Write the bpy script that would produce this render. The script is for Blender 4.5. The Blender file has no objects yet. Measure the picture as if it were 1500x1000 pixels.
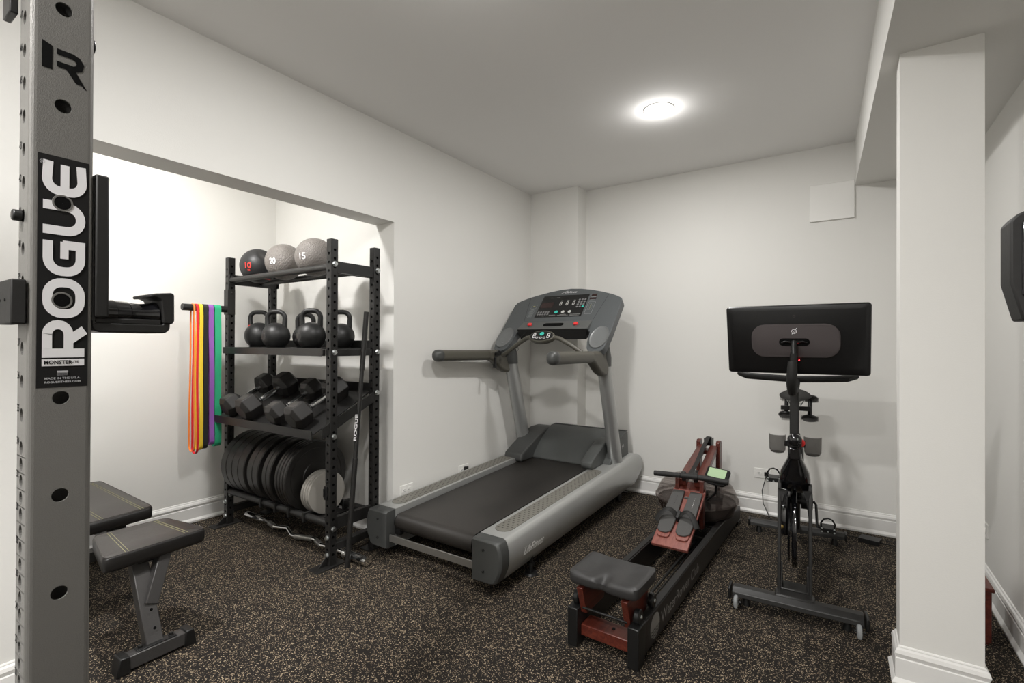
import bpy, bmesh, math, random
from math import sin, cos, pi, radians as R
from mathutils import Vector as V, Matrix as M
random.seed(7)
scene = bpy.context.scene
col = scene.collection

# ------------------------------------------------------------------ materials
def mat(name, rgb, rough=.5, metal=0, spec=.5, bump=0, bscale=200, coat=0, alpha=None, emit=None, estr=0, var=0, vscale=8, trans=0, ior=1.45):
    m = bpy.data.materials.new(name); m.use_nodes = True
    nt = m.node_tree; b = nt.nodes['Principled BSDF']
    b.inputs['Base Color'].default_value = (*rgb, 1)
    b.inputs['Roughness'].default_value = rough
    b.inputs['Metallic'].default_value = metal
    b.inputs['Specular IOR Level'].default_value = spec
    b.inputs['Coat Weight'].default_value = coat
    b.inputs['Coat Roughness'].default_value = .08
    b.inputs['IOR'].default_value = ior
    if trans: b.inputs['Transmission Weight'].default_value = trans
    if emit:
        b.inputs['Emission Color'].default_value = (*emit, 1); b.inputs['Emission Strength'].default_value = estr
    tc = nt.nodes.new('ShaderNodeTexCoord')
    if var:
        n = nt.nodes.new('ShaderNodeTexNoise'); n.inputs['Scale'].default_value = vscale; n.inputs['Detail'].default_value = 4
        nt.links.new(tc.outputs['Object'], n.inputs['Vector'])
        mp = nt.nodes.new('ShaderNodeMapRange'); mp.inputs['From Min'].default_value = .3; mp.inputs['From Max'].default_value = .7
        mp.inputs['To Min'].default_value = 1-var; mp.inputs['To Max'].default_value = 1+var
        nt.links.new(n.outputs['Fac'], mp.inputs['Value'])
        mx = nt.nodes.new('ShaderNodeVectorMath'); mx.operation = 'SCALE'; mx.inputs[0].default_value = rgb
        nt.links.new(mp.outputs['Result'], mx.inputs['Scale']); nt.links.new(mx.outputs['Vector'], b.inputs['Base Color'])
    if bump:
        n = nt.nodes.new('ShaderNodeTexNoise'); n.inputs['Scale'].default_value = bscale; n.inputs['Detail'].default_value = 3
        nt.links.new(tc.outputs['Object'], n.inputs['Vector'])
        bp = nt.nodes.new('ShaderNodeBump'); bp.inputs['Strength'].default_value = bump; bp.inputs['Distance'].default_value = .002
        nt.links.new(n.outputs['Fac'], bp.inputs['Height']); nt.links.new(bp.outputs['Normal'], b.inputs['Normal'])
    return m

WALL = (.76, .75, .72)
m_wall = mat('wall_paint', WALL, .75, bump=.15, bscale=180, spec=.25)
m_ceil = mat('ceiling_paint', (.87, .86, .845), .9, spec=.15)
m_trim = mat('white_trim_paint', (.80, .79, .77), .35)
m_plate = mat('white_plastic', (.82, .81, .78), .35)
m_black = mat('black_powder_coat', (.012, .0115, .011), .40, bump=.1, bscale=500)
m_blackp = mat('black_plastic', (.008, .008, .008), .38)
m_blackg = mat('gloss_black', (.006, .006, .007), .12, coat=.6)
m_rubber = mat('black_rubber', (.010, .0095, .009), .6, bump=.15, bscale=120)
m_dark = mat('dark_shade_and_print', (.004, .004, .004), .9, spec=.1)  # near-black for painted shade in holes and under studs, and for print
m_zinc = mat('zinc_bolt', (.62, .64, .64), .28, metal=1)
m_chrome = mat('chrome', (.75, .75, .75), .14, metal=1)
m_tower = mat('grey_powder_coat', (.165, .160, .150), .38, metal=.25, bump=.25, bscale=700)
m_white = mat('white_print', (.72, .71, .72), .5)
m_sticker = mat('sticker_black', (.010, .0095, .0095), .6, spec=.2)
m_tmsil = mat('silver_paint', (.46, .465, .455), .34, metal=.5)
m_post = mat('post_silver', (.38, .385, .38), .30, metal=.6)
m_tmgrey = mat('grey_plastic', (.075, .079, .077), .42)
m_tmcap = mat('dark_grey_plastic', (.070, .072, .070), .45, metal=.3)
m_console = mat('console_grey', (.080, .086, .089), .45)
m_console2 = mat('console_grey_lower', (.085, .088, .085), .45)
m_cup = mat('cup_holder_grey', (.14, .145, .145), .35)
m_handle = mat('olive_grey_grip', (.080, .075, .060), .42)
m_belt = mat('belt_rubber', (.020, .0175, .0155), .38, bump=.35, bscale=900, var=.18, vscale=3)
m_tread = mat('tread_pad_rubber', (.165, .158, .138), .6)
m_steel = mat('brushed_steel', (.32, .31, .29), .35, metal=.8)
m_red = mat('red_button', (.75, .03, .03), .35)
m_teal = mat('teal_button', (.05, .55, .45), .4)
m_btn = mat('grey_button', (.18, .18, .18), .5)
m_yellowlab = mat('label_ink', (.32, .31, .16), .6)
m_wood = None
def woodmat(name, c1, c2, rough=.35, sc=(3, 60, 60)):
    m = mat(name, c1, rough, coat=.15)
    nt = m.node_tree; b = nt.nodes['Principled BSDF']
    tc = nt.nodes.new('ShaderNodeTexCoord'); mp = nt.nodes.new('ShaderNodeMapping'); mp.inputs['Scale'].default_value = sc
    n = nt.nodes.new('ShaderNodeTexNoise'); n.inputs['Scale'].default_value = 1; n.inputs['Detail'].default_value = 5
    n.inputs['Distortion'].default_value = .8
    r = nt.nodes.new('ShaderNodeValToRGB'); r.color_ramp.elements[0].color = (*c2, 1); r.color_ramp.elements[1].color = (*c1, 1)
    r.color_ramp.elements[0].position = .35; r.color_ramp.elements[1].position = .65
    nt.links.new(tc.outputs['Object'], mp.inputs['Vector']); nt.links.new(mp.outputs['Vector'], n.inputs['Vector'])
    nt.links.new(n.outputs['Fac'], r.inputs['Fac']); nt.links.new(r.outputs['Color'], b.inputs['Base Color'])
    return m
m_wood = woodmat('mahogany', (.125, .026, .015), (.065, .012, .008), sc=(60, 4, 60))
m_woodl = woodmat('stained_footboard', (.26, .085, .065), (.185, .052, .040), .4, sc=(70, 12, 30))
m_bwood = woodmat('black_stained_wood', (.016, .014, .013), (.009, .008, .0075), .45, sc=(60, 4, 60))
m_foot = mat('foot_pad_grey', (.062, .060, .058), .6, bump=.2, bscale=300)
m_seat = mat('seat_foam', (.030, .029, .029), .45, bump=.15, bscale=400)
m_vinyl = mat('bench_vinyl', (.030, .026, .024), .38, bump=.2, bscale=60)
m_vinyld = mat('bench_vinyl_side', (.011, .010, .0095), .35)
m_thread = mat('olive_thread', (.30, .29, .16), .7)
m_bench = mat('grey_metal_frame', (.070, .067, .066), .35, metal=.4, bump=.3, bscale=250)
m_hex = mat('hex_rubber', (.016, .0145, .0135), .5, bump=.1, bscale=300)
m_iron = mat('kettlebell_iron', (.011, .011, .011), .42, bump=.25, bscale=300)
m_kred = mat('red_ring_paint', (.60, .03, .02), .45)
m_smallplate = mat('grey_iron_plate', (.27, .255, .23), .45, bump=.1, bscale=300)
m_brownplate = mat('bumper_rubber', (.012, .011, .010), .38)
m_screen_b = mat('screen_shell', (.004, .004, .0045), .30)
m_speaker = mat('speaker_cloth', (.060, .050, .050), .8, bump=.6, bscale=900)
def tinted(name, tint, body, opac, rough=.08):
    m = mat(name, body, rough, coat=.3); nt = m.node_tree; b = nt.nodes['Principled BSDF']; o = nt.nodes['Material Output']
    t = nt.nodes.new('ShaderNodeBsdfTransparent'); t.inputs['Color'].default_value = (*tint, 1)
    x = nt.nodes.new('ShaderNodeMixShader'); x.inputs['Fac'].default_value = opac
    nt.links.new(t.outputs[0], x.inputs[1]); nt.links.new(b.outputs[0], x.inputs[2]); nt.links.new(x.outputs[0], o.inputs['Surface'])
    return m
m_smoke = tinted('smoked_clear_plastic', (.70, .69, .68), (.06, .058, .056), .38)
m_tank = tinted('clear_tank', (.80, .76, .74), (.085, .072, .066), .34)
m_water = mat('dark_water', (.045, .034, .030), .08)
m_wheelclear = mat('clear_wheel', (.55, .57, .58), .15, trans=.6, ior=1.3)
m_lcd = mat('lcd_green', (.38, .52, .32), .4, emit=(.45, .65, .36), estr=.10)
m_dimlcd = mat('display_window', (.030, .014, .013), .2)
m_led = mat('red_led', (.9, .05, .05), .4, emit=(1, .04, .05), estr=6)
m_gold = mat('gold_cap', (.28, .19, .05), .45)

# rubber floor with tan flecks
m_floor = mat('rubber_floor', (.02, .017, .014), .8, spec=.25)
nt = m_floor.node_tree; b = nt.nodes['Principled BSDF']; tc = nt.nodes.new('ShaderNodeTexCoord')
def vor(scale, thr, seedoff, warp):
    mp = nt.nodes.new('ShaderNodeMapping'); mp.inputs['Location'].default_value = (seedoff, seedoff*.7, 0)
    nz = nt.nodes.new('ShaderNodeTexNoise'); nz.inputs['Scale'].default_value = scale*.9
    ad = nt.nodes.new('ShaderNodeMix'); ad.data_type = 'VECTOR'; ad.inputs['Factor'].default_value = warp
    nt.links.new(tc.outputs['Object'], mp.inputs['Vector']); nt.links.new(mp.outputs['Vector'], nz.inputs['Vector'])
    vm = nt.nodes.new('ShaderNodeVectorMath'); vm.operation = 'SCALE'; vm.inputs['Scale'].default_value = 1.6/scale
    nt.links.new(nz.outputs['Color'], vm.inputs[0])
    va = nt.nodes.new('ShaderNodeVectorMath'); va.operation = 'ADD'
    nt.links.new(mp.outputs['Vector'], va.inputs[0]); nt.links.new(vm.outputs['Vector'], va.inputs[1])
    v = nt.nodes.new('ShaderNodeTexVoronoi'); v.inputs['Scale'].default_value = scale; v.voronoi_dimensions = '2D'
    nt.links.new(va.outputs['Vector'], v.inputs['Vector'])
    sp = nt.nodes.new('ShaderNodeSeparateColor'); nt.links.new(v.outputs['Color'], sp.inputs['Color'])
    g = nt.nodes.new('ShaderNodeMath'); g.operation = 'GREATER_THAN'; g.inputs[1].default_value = thr
    nt.links.new(sp.outputs['Red'], g.inputs[0])
    l = nt.nodes.new('ShaderNodeMath'); l.operation = 'LESS_THAN'; l.inputs[1].default_value = .42
    nt.links.new(v.outputs['Distance'], l.inputs[0])
    mu = nt.nodes.new('ShaderNodeMath'); mu.operation = 'MULTIPLY'
    nt.links.new(g.outputs[0], mu.inputs[0]); nt.links.new(l.outputs[0], mu.inputs[1])
    return mu, sp
f1, s1 = vor(210, .86, 0, .5); f2, s2 = vor(330, .905, 3.3, .5)
mxf = nt.nodes.new('ShaderNodeMath'); mxf.operation = 'MAXIMUM'
nt.links.new(f1.outputs[0], mxf.inputs[0]); nt.links.new(f2.outputs[0], mxf.inputs[1])
fc = nt.nodes.new('ShaderNodeValToRGB'); fc.color_ramp.elements[0].color = (.16, .115, .075, 1); fc.color_ramp.elements[1].color = (.55, .45, .315, 1)
nt.links.new(s1.outputs['Green'], fc.inputs['Fac'])
mc = nt.nodes.new('ShaderNodeMix'); mc.data_type = 'RGBA'; mc.inputs['A'].default_value = (.0095, .0074, .0060, 1)
nt.links.new(mxf.outputs[0], mc.inputs['Factor']); nt.links.new(fc.outputs['Color'], mc.inputs['B'])
nt.links.new(mc.outputs['Result'], b.inputs['Base Color'])
nz = nt.nodes.new('ShaderNodeTexNoise'); nz.inputs['Scale'].default_value = 260; nt.links.new(tc.outputs['Object'], nz.inputs['Vector'])
bp = nt.nodes.new('ShaderNodeBump'); bp.inputs['Strength'].default_value = .4; bp.inputs['Distance'].default_value = .002
nt.links.new(nz.outputs['Fac'], bp.inputs['Height']); nt.links.new(bp.outputs['Normal'], b.inputs['Normal'])

# pebbled medicine-ball rubber
def pebble(name, rgb):
    m = mat(name, rgb, .42); nt = m.node_tree; b = nt.nodes['Principled BSDF']; tc = nt.nodes.new('ShaderNodeTexCoord')
    v = nt.nodes.new('ShaderNodeTexVoronoi'); v.inputs['Scale'].default_value = 130
    bp = nt.nodes.new('ShaderNodeBump'); bp.inputs['Strength'].default_value = .8; bp.inputs['Distance'].default_value = .004; bp.invert = True
    nt.links.new(tc.outputs['Object'], v.inputs['Vector']); nt.links.new(v.outputs['Distance'], bp.inputs['Height']); nt.links.new(bp.outputs['Normal'], b.inputs['Normal'])
    return m
m_ballg = pebble('pebbled_grey_rubber', (.185, .168, .155))
m_ballb = mat('ball_black', (.022, .022, .023), .45, bump=.2, bscale=150)

# ------------------------------------------------------------------ mesh helpers
class B:
    def __init__(s): s.bm = bmesh.new(); s.mi = 0
    def face(s, pts):
        vs = [s.bm.verts.new(p) for p in pts]; f = s.bm.faces.new(vs); f.material_index = s.mi; return s
    def box(s, lo, hi, m=None, taper=None):
        x0, y0, z0 = lo; x1, y1, z1 = hi
        c = [V((x, y, z)) for z in (z0, z1) for x, y in ((x0, y0), (x1, y0), (x1, y1), (x0, y1))]
        if m: c = [m @ p for p in c]
        v = [s.bm.verts.new(p) for p in c]
        for q in ((3, 2, 1, 0), (4, 5, 6, 7), (0, 1, 5, 4), (1, 2, 6, 5), (2, 3, 7, 6), (3, 0, 4, 7)):
            f = s.bm.faces.new([v[i] for i in q]); f.material_index = s.mi
        return s
    def loft(s, rings, caps=True, closed=True, loop=False):
        rr = [[s.bm.verts.new(p) for p in r] for r in rings]
        n = len(rr[0]); k = len(rr)
        for i in range(k if loop else k-1):
            a, b_ = rr[i], rr[(i+1) % k]
            for j in range(n if closed else n-1):
                f = s.bm.faces.new((a[j], a[(j+1) % n], b_[(j+1) % n], b_[j])); f.material_index = s.mi; f.smooth = True
        if caps and closed and not loop:
            f = s.bm.faces.new(rr[0][::-1]); f.material_index = s.mi
            f = s.bm.faces.new(rr[-1]); f.material_index = s.mi
        return s
    def prism(s, pts, ax, a, b_, m=None):
        """pts 2D polygon in the two axes other than ax (order x,y,z), extruded from a to b_"""
        def mk(p, t):
            q = list(p); q.insert('xyz'.index(ax), t); q = V(q); return m @ q if m else q
        A = [s.bm.verts.new(mk(p, a)) for p in pts]; Bv = [s.bm.verts.new(mk(p, b_)) for p in pts]; n = len(pts)
        for f in (s.bm.faces.new(A), s.bm.faces.new(Bv[::-1])): f.material_index = s.mi
        for i in range(n):
            f = s.bm.faces.new((A[i], Bv[i], Bv[(i+1) % n], A[(i+1) % n])); f.material_index = s.mi
        return s
    def tube(s, path, r, n=12, loop=False, flat=None, caps=True):
        """round tube (radius r, or list) along a path; flat=(w,h,upvec): rectangular/elliptic"""
        P = [V(p) for p in path]; k = len(P); rings = []; up = None
        for i in range(k):
            if loop: t = P[(i+1) % k]-P[i-1]
            else: t = P[min(i+1, k-1)]-P[max(i-1, 0)]
            t.normalize()
            if up is None:
                up = V((0, 0, 1)) if abs(t.z) < .9 else V((1, 0, 0))
                if flat: up = V(flat[2])
            a = t.cross(up).normalized(); u = a.cross(t).normalized(); up = u
            if flat and not loop: a = t.cross(V(flat[2])).normalized(); u = a.cross(t)
            ri = r[i] if isinstance(r, (list, tuple)) else r
            if flat: ring = [P[i]+a*(flat[0]*cos(2*pi*j/n))+u*(flat[1]*sin(2*pi*j/n)) for j in range(n)]
            else: ring = [P[i]+a*(ri*cos(2*pi*j/n))+u*(ri*sin(2*pi*j/n)) for j in range(n)]
            rings.append(ring)
        return s.loft(rings, caps=caps, loop=loop)
    def cyl(s, p0, p1, r, n=24, r2=None):
        return s.tube([p0, p1], [r, r if r2 is None else r2], n)
    def lathe(s, prof, c=(0, 0, 0), ax='z', n=40, m=None, caps=True):
        c = V(c); rings = []
        for r, t in prof:
            ring = []
            for j in range(n):
                a = 2*pi*j/n; u, w = max(r, 1e-5)*cos(a), max(r, 1e-5)*sin(a)
                p = {'z': V((u, w, t)), 'x': V((t, u, w)), 'y': V((w, t, u))}[ax]
                if m: p = m @ p
                ring.append(c+p)
            rings.append(ring)
        return s.loft(rings, caps=caps)
    def sphere(s, c, r, nu=40, nv=24, sc=(1, 1, 1), fn=None):
        c = V(c); rings = []
        for i in range(1, nv):
            th = pi*i/nv; ring = []
            for j in range(nu):
                d = V((sin(th)*cos(2*pi*j/nu), sin(th)*sin(2*pi*j/nu), -cos(th)))
                k = fn(d) if fn else 1
                ring.append(c+V((d.x*sc[0], d.y*sc[1], d.z*sc[2]))*r*k)
            rings.append(ring)
        return s.loft(rings)
    def xform(s, m):
        bmesh.ops.transform(s.bm, matrix=m, verts=s.bm.verts); return s

ROOTM = {}
def setp(o, label=None, cat=None, group=None, kind=None):
    if label: o['label'] = label
    if cat: o['category'] = cat
    if group: o['group'] = group
    if kind: o['kind'] = kind
    return o
def thing(name, label, cat, loc=(0, 0, 0), rz=0, group=None):
    o = bpy.data.objects.new(name, None); col.objects.link(o); o.empty_display_size = .1
    o.location = loc; o.rotation_euler = (0, 0, rz)
    ROOTM[o.name] = M.Translation(V(loc)) @ M.Rotation(rz, 4, 'Z')
    return setp(o, label, cat, group)
def islands(bm, tol=.0015):
    bm.verts.ensure_lookup_table(); bm.verts.index_update(); par = list(range(len(bm.verts)))
    def find(i):
        while par[i] != i: par[i] = par[par[i]]; i = par[i]
        return i
    for e in bm.edges:
        a, c = find(e.verts[0].index), find(e.verts[1].index)
        if a != c: par[a] = c
    g = {}
    for v in bm.verts: g.setdefault(find(v.index), []).append(v.index)
    g = list(g.values()); bb = []
    for q in g:
        co = [bm.verts[i].co for i in q]; bb.append([[min(c[k] for c in co)-tol for k in range(3)], [max(c[k] for c in co)+tol for k in range(3)]])
    cl = list(range(len(g)))
    def cf(i):
        while cl[i] != i: i = cl[i]
        return i
    for i in range(len(g)):
        for j in range(i):
            if all(bb[i][0][k] <= bb[j][1][k] and bb[j][0][k] <= bb[i][1][k] for k in range(3)): 
                a, c = cf(i), cf(j)
                if a != c: cl[a] = c
    out = {}
    for i in range(len(g)): out.setdefault(cf(i), []).extend(g[i])
    return list(out.values())
AUTO = {'foot_plate', 'brace_bolt', 'shelf_bolt', 'ball_rail', 'end_plate', 'side_rail', 'sleeve', 'knurled_grip', 'hole_rim', 'hole_shadow', 'cap_screw', 'pedal_bolt', 'stop_button',
        'roller_bracket', 'shock_cord', 'carriage_rod', 'color_ring', 'collar', 'indicator_window', 'hinge_arm', 'saddle_rail', 'plate_tray_', 'pad_bracket', 'rear_frame_', 'clamp_screw', 'post_hole', 'monitor_button', 'weight_cradle', 'start_button', 'stitching_'}
def obj(name, b, mats, parent=None, **kw):
    if name in AUTO:
        b.bm.normal_update(); isl = islands(b.bm)
        if len(isl) > 1:
            res = None
            for q in isl:
                nb = B(); nb.bm.free(); nb.bm = b.bm.copy(); nb.bm.verts.ensure_lookup_table(); keep = set(q)
                bmesh.ops.delete(nb.bm, geom=[v for v in nb.bm.verts if v.index not in keep], context='VERTS')
                res = obj1(name, nb, mats, parent, **kw)
            b.bm.free(); return res
    return obj1(name, b, mats, parent, **kw)
def obj1(name, b, mats, parent=None, bev=0, seg=2, ang=35, world=False, subd=0, label=None, smooth=True):
    me = bpy.data.meshes.new(name)
    bm = b.bm
    if world and parent is not None:
        bmesh.ops.transform(bm, matrix=ROOTM[parent.name].inverted(), verts=bm.verts)
    bmesh.ops.recalc_face_normals(bm, faces=bm.faces)
    bm.to_mesh(me); bm.free()
    for m in (mats if isinstance(mats, (list, tuple)) else [mats]): me.materials.append(m)
    if smooth:
        for p in me.polygons: p.use_smooth = True
        me.set_sharp_from_angle(angle=R(ang))
    o = bpy.data.objects.new(name, me); col.objects.link(o)
    if parent is not None:
        o.parent = parent; ROOTM[o.name] = ROOTM[parent.name]
    else: ROOTM[o.name] = M.Identity(4)
    if bev:
        md = o.modifiers.new('bevel', 'BEVEL'); md.width = bev; md.segments = seg; md.limit_method = 'ANGLE'; md.angle_limit = R(30)
        md.harden_normals = False
    if subd:
        md = o.modifiers.new('subd', 'SUBSURF'); md.levels = subd; md.render_levels = subd
    if label: o['label'] = label
    return o
def struct(name, b, m, label, bev=0):
    o = obj(name, b, m, None, bev=bev); o['kind'] = 'structure'; o['label'] = label; o['category'] = name.split('_')[0]; return o

def text_bm(s, ext=.0004, shear=0, offset=0, spacing=1):
    cu = bpy.data.curves.new('t', 'FONT'); cu.body = s; cu.size = 1; cu.extrude = 0; cu.shear = shear; cu.offset = offset
    cu.space_character = spacing; cu.resolution_u = 3
    o = bpy.data.objects.new('t', cu); col.objects.link(o)
    dg = bpy.context.evaluated_depsgraph_get(); me = bpy.data.meshes.new_from_object(o.evaluated_get(dg))
    col.objects.unlink(o); bpy.data.objects.remove(o)
    bm = bmesh.new(); bm.from_mesh(me); bpy.data.meshes.remove(me); return bm
def text_add(b, s, o, right, up, h, w=None, shear=0, offset=0, spacing=1, lift=.0006, fn=None):
    """adds flat lettering into builder b: o = lower-left corner, h cap height, w total width"""
    bm = text_bm(s, shear=shear, offset=offset, spacing=spacing)
    xs = [v.co.x for v in bm.verts]; ys = [v.co.y for v in bm.verts]
    x0, x1, y0, y1 = min(xs), max(xs), min(ys), max(ys)
    sy = h/(y1-y0); sx = w/(x1-x0) if w else sy
    right = V(right).normalized(); up = V(up).normalized(); nn = right.cross(up); o = V(o)
    mp = {}
    for v in bm.verts:
        p = o+right*((v.co.x-x0)*sx)+up*((v.co.y-y0)*sy)+nn*lift
        if fn: p = fn(p)
        mp[v.index] = b.bm.verts.new(p)
    for f in bm.faces:
        try:
            nf = b.bm.faces.new([mp[v.index] for v in f.verts]); nf.material_index = b.mi
        except ValueError: pass
    bm.free(); return b
def flat_poly(b, pts, o, right, up, lift=.0006, th=0):
    right = V(right); up = V(up); nn = right.cross(up).normalized(); o = V(o)
    b.face([o+right*x+up*y+nn*lift for x, y in pts]); return b
_rc = [0]
def ribbon(b, pts, w, o, right, up, lift=.0006, closed=False):
    """thick 2D stroke as quads"""
    _rc[0] = (_rc[0]+1) % 8; lift = lift+_rc[0]*.00006
    right = V(right); up = V(up); nn = right.cross(up).normalized(); o = V(o); n = len(pts)
    L = []; Rr = []
    for i, p in enumerate(pts):
        p = V((p[0], p[1]))
        if closed: a, c = V(pts[i-1]), V(pts[(i+1) % n])
        else: a, c = V(pts[max(i-1, 0)]), V(pts[min(i+1, n-1)])
        d1 = (p-a).normalized() if (p-a).length > 1e-9 else None; d2 = (c-p).normalized() if (c-p).length > 1e-9 else None
        d1 = d1 or d2; d2 = d2 or d1
        n1 = V((-d1.y, d1.x)); n2 = V((-d2.y, d2.x)); mm = (n1+n2)
        mm = mm.normalized() if mm.length > 1e-6 else n1
        k = w/2/max(.35, mm.dot(n1))
        L.append(p+mm*k); Rr.append(p-mm*k)
    q = lambda p: o+right*p.x+up*p.y+nn*lift
    for i in range(n if closed else n-1):
        j = (i+1) % n
        b.face([q(L[i]), q(Rr[i]), q(Rr[j]), q(L[j])])
    return b
def arc(cx, cy, r, a0, a1, n=8, ry=None):
    ry = r if ry is None else ry
    return [(cx+r*cos(R(a0+(a1-a0)*i/n)), cy+ry*sin(R(a0+(a1-a0)*i/n))) for i in range(n+1)]
def rrect(w, h, r, n=5, cx=0, cy=0):
    return (arc(cx+w/2-r, cy+h/2-r, r, 0, 90, n)+arc(cx-w/2+r, cy+h/2-r, r, 90, 180, n) +
            arc(cx-w/2+r, cy-h/2+r, r, 180, 270, n)+arc(cx+w/2-r, cy-h/2+r, r, 270, 360, n))

def holed_tube(b, x0, y0, w, z0, z1, rc, holes, hr):
    """hollow square steel tube with its corner at x0,y0 (min), holes = {'-y':[z..],'+x':..,'+y':..,'-x':..}"""
    faces = {'-y': (V((x0, y0, 0)), V((1, 0, 0))), '+x': (V((x0+w, y0, 0)), V((0, 1, 0))),
             '+y': (V((x0+w, y0+w, 0)), V((-1, 0, 0))), '-x': (V((x0, y0+w, 0)), V((0, -1, 0)))}
    for k, (o, d) in faces.items():
        inn = V((-d.y, d.x, 0)); hs = sorted(holes.get(k, [])); zc = z0; c = w/2
        P = lambda u, z, dep=0: o+d*u+V((0, 0, z))+inn*dep
        for h in hs:
            a, t = h-hr*1.25, h+hr*1.25
            if a > zc+1e-4: b.face([P(rc, zc), P(w-rc, zc), P(w-rc, a), P(rc, a)])
            zc = t
            per = []
            cor = [(w-rc, t), (rc, t), (rc, a), (w-rc, a)]
            for i in range(4):
                p, q = cor[i], cor[(i+1) % 4]
                for j in range(4): per.append((p[0]+(q[0]-p[0])*j/4, p[1]+(q[1]-p[1])*j/4))
            circ = [(c+hr*cos(R(45+22.5*i)), h+hr*sin(R(45+22.5*i))) for i in range(16)]
            for i in range(16):
                j = (i+1) % 16
                b.face([P(*circ[i]), P(*per[i]), P(*per[j]), P(*circ[j])])
                b.face([P(*circ[i]), P(*circ[j]), P(*circ[j], .005), P(*circ[i], .005)])
        if z1 > zc: b.face([P(rc, zc), P(w-rc, zc), P(w-rc, z1), P(rc, z1)])
        # rounded corner after this face
        cc = o+d*(w-rc)+inn*rc
        pr = None
        for i in range(5):
            a = i/4*pi/2; p = cc+(-inn*cos(a)+d*sin(a))*rc
            if pr is not None: b.face([V((pr.x, pr.y, z0)), V((p.x, p.y, z0)), V((p.x, p.y, z1)), V((pr.x, pr.y, z1))])
            pr = p
    b.face([(x0+rc, y0+rc, z1-.001), (x0+w-rc, y0+rc, z1-.001), (x0+w-rc, y0+w-rc, z1-.001), (x0+rc, y0+w-rc, z1-.001)])
    b.box((x0+.0005+rc*.3, y0+.0005+rc*.3, z1-.004), (x0+w-.0005-rc*.3, y0+w-.0005-rc*.3, z1))
    return b

def bolt(b, p, d, r=.012, h=.010):
    """hex bolt head with washer at p facing d"""
    p = V(p); d = V(d).normalized()
    b.cyl(p-d*.001, p+d*.002, r*1.25, 20); b.tube([p+d*.002, p+d*(.002+h)], [r, r*.96], 6); return b

def copy_tree(o, parent=None):
    c = o.copy(); col.objects.link(c)
    if parent is not None: c.parent = parent
    for ch in list(o.children): copy_tree(ch, c)
    return c

# ------------------------------------------------------------------ room
XL, YB, ZC = -2.487, 4.216, 2.742
AX, AY = -3.9, 2.288          # alcove back wall, alcove end wall
XR = .645; ZS = 2.428
T = .12
struct('floor', B().box((-4.3, -3.2, -.1), (2.4, 4.5, 0)), m_floor, 'dark rubber gym floor with tan flecks')
struct('ceiling', B().box((-4.3, -3.2, ZC), (2.4, 4.5, ZC+.1)), m_ceil, 'flat off-white ceiling')
b = B()
b.box((XL-.18, AY, 0), (XL, YB, ZC)); b.box((XL-.18, .60, 2.114), (XL, AY, ZC)); b.box((XL-.18, -3.0, 0), (XL, .60, ZC))
struct('wall_left', b, m_wall, 'off-white left wall with a wide opening to the alcove')
struct('wall_alcove_end', B().box((AX, AY, 0), (XL-.18, AY+T, ZC)), m_wall, 'end wall of the alcove')
struct('wall_alcove_back', B().box((AX-T, -1.2, 0), (AX, AY+T, ZC)), m_wall, 'back wall of the alcove')
struct('wall_alcove_front', B().box((AX, -1.2-T, 0), (XL-.18, -1.2, ZC)), m_wall, 'near end wall of the alcove')
b = B(); b.box((XL, YB, 0), (XR+T, YB+T, ZC)); b.box((XL, 4.037, 0), (-1.985, YB, ZC))
struct('wall_back', b, m_wall, 'off-white back wall with a shallow bump-out in the corner')
b = B(); b.box((XR, 2.75, 0), (XR+T, YB, ZC)); b.box((XR+T, 2.75, 0), (2.1, 2.75+T, ZC))
struct('wall_right', b, m_wall, 'right wall ending in an outside corner')
struct('wall_far_right', B().box((2.1, -3.0, 0), (2.1+T, 2.75+T, ZC)), m_wall, 'side wall past the corner')
struct('wall_front', B().box((XL, -3.0-T, 0), (2.1+T, -3.0, ZC)), m_wall, 'wall behind the camera')
b = B(); b.prism([(.090, YB), (.285, -3.0), (2.1, -3.0), (2.1, 2.75), (XR, 2.75), (XR, YB)], 'z', ZS, ZC)
struct('ceiling_soffit', b, m_wall, 'dropped soffit along the right side of the ceiling')
struct('wall_pillar', B().box((.193, 2.405, 0), (.434, 2.53, ZS)), m_wall, 'square white pillar under the soffit')

# baseboards: profile (offset from wall, z)
BP = [(0, 0), (.024, 0), (.026, .012), (.018, .024), (.014, .028), (.014, .100), (.011, .104), (.013, .112), (.016, .120), (.012, .133), (.006, .139), (.006, .143), (.004, .146), (0, .148)]
def baseb(name, pts, label, close=False):
    """pts: path along wall foot, room on the left-hand side of travel"""
    b = B(); n = len(pts); rings = []
    for i, p in enumerate(pts):
        p = V((*p, 0))
        d1 = (p-V((*pts[i-1], 0))).normalized() if (i > 0 or close) else None
        d2 = (V((*pts[(i+1) % n], 0))-p).normalized() if (i < n-1 or close) else None
        d1 = d1 or d2; d2 = d2 or d1
        n1 = V((-d1.y, d1.x, 0)); n2 = V((-d2.y, d2.x, 0)); mm = (n1+n2).normalized(); k = 1/max(.3, mm.dot(n1))
        rings.append([p+mm*k*o_+V((0, 0, z)) for o_, z in BP])
    b.loft(rings, loop=close)
    o = obj(name, b, m_trim, None, ang=25); o['kind'] = 'structure'; o['label'] = label; o['category'] = 'baseboard'
baseb('baseboard_left', [(XL, 4.037), (XL, AY), (AX, AY), (AX, -1.2)], 'white moulded baseboard along the left wall and round the alcove')
baseb('baseboard_back', [(XR, YB), (-1.985, YB), (-1.985, 4.037), (XL, 4.037)], 'white moulded baseboard along the back wall')
baseb('baseboard_right', [(2.1, 2.75), (XR, 2.75), (XR, YB)], 'white moulded baseboard round the right wall corner')
baseb('baseboard_pillar', [(.434, 2.405), (.193, 2.405), (.193, 2.53), (.434, 2.53)], 'white moulded baseboard round the pillar', close=True)
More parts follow.
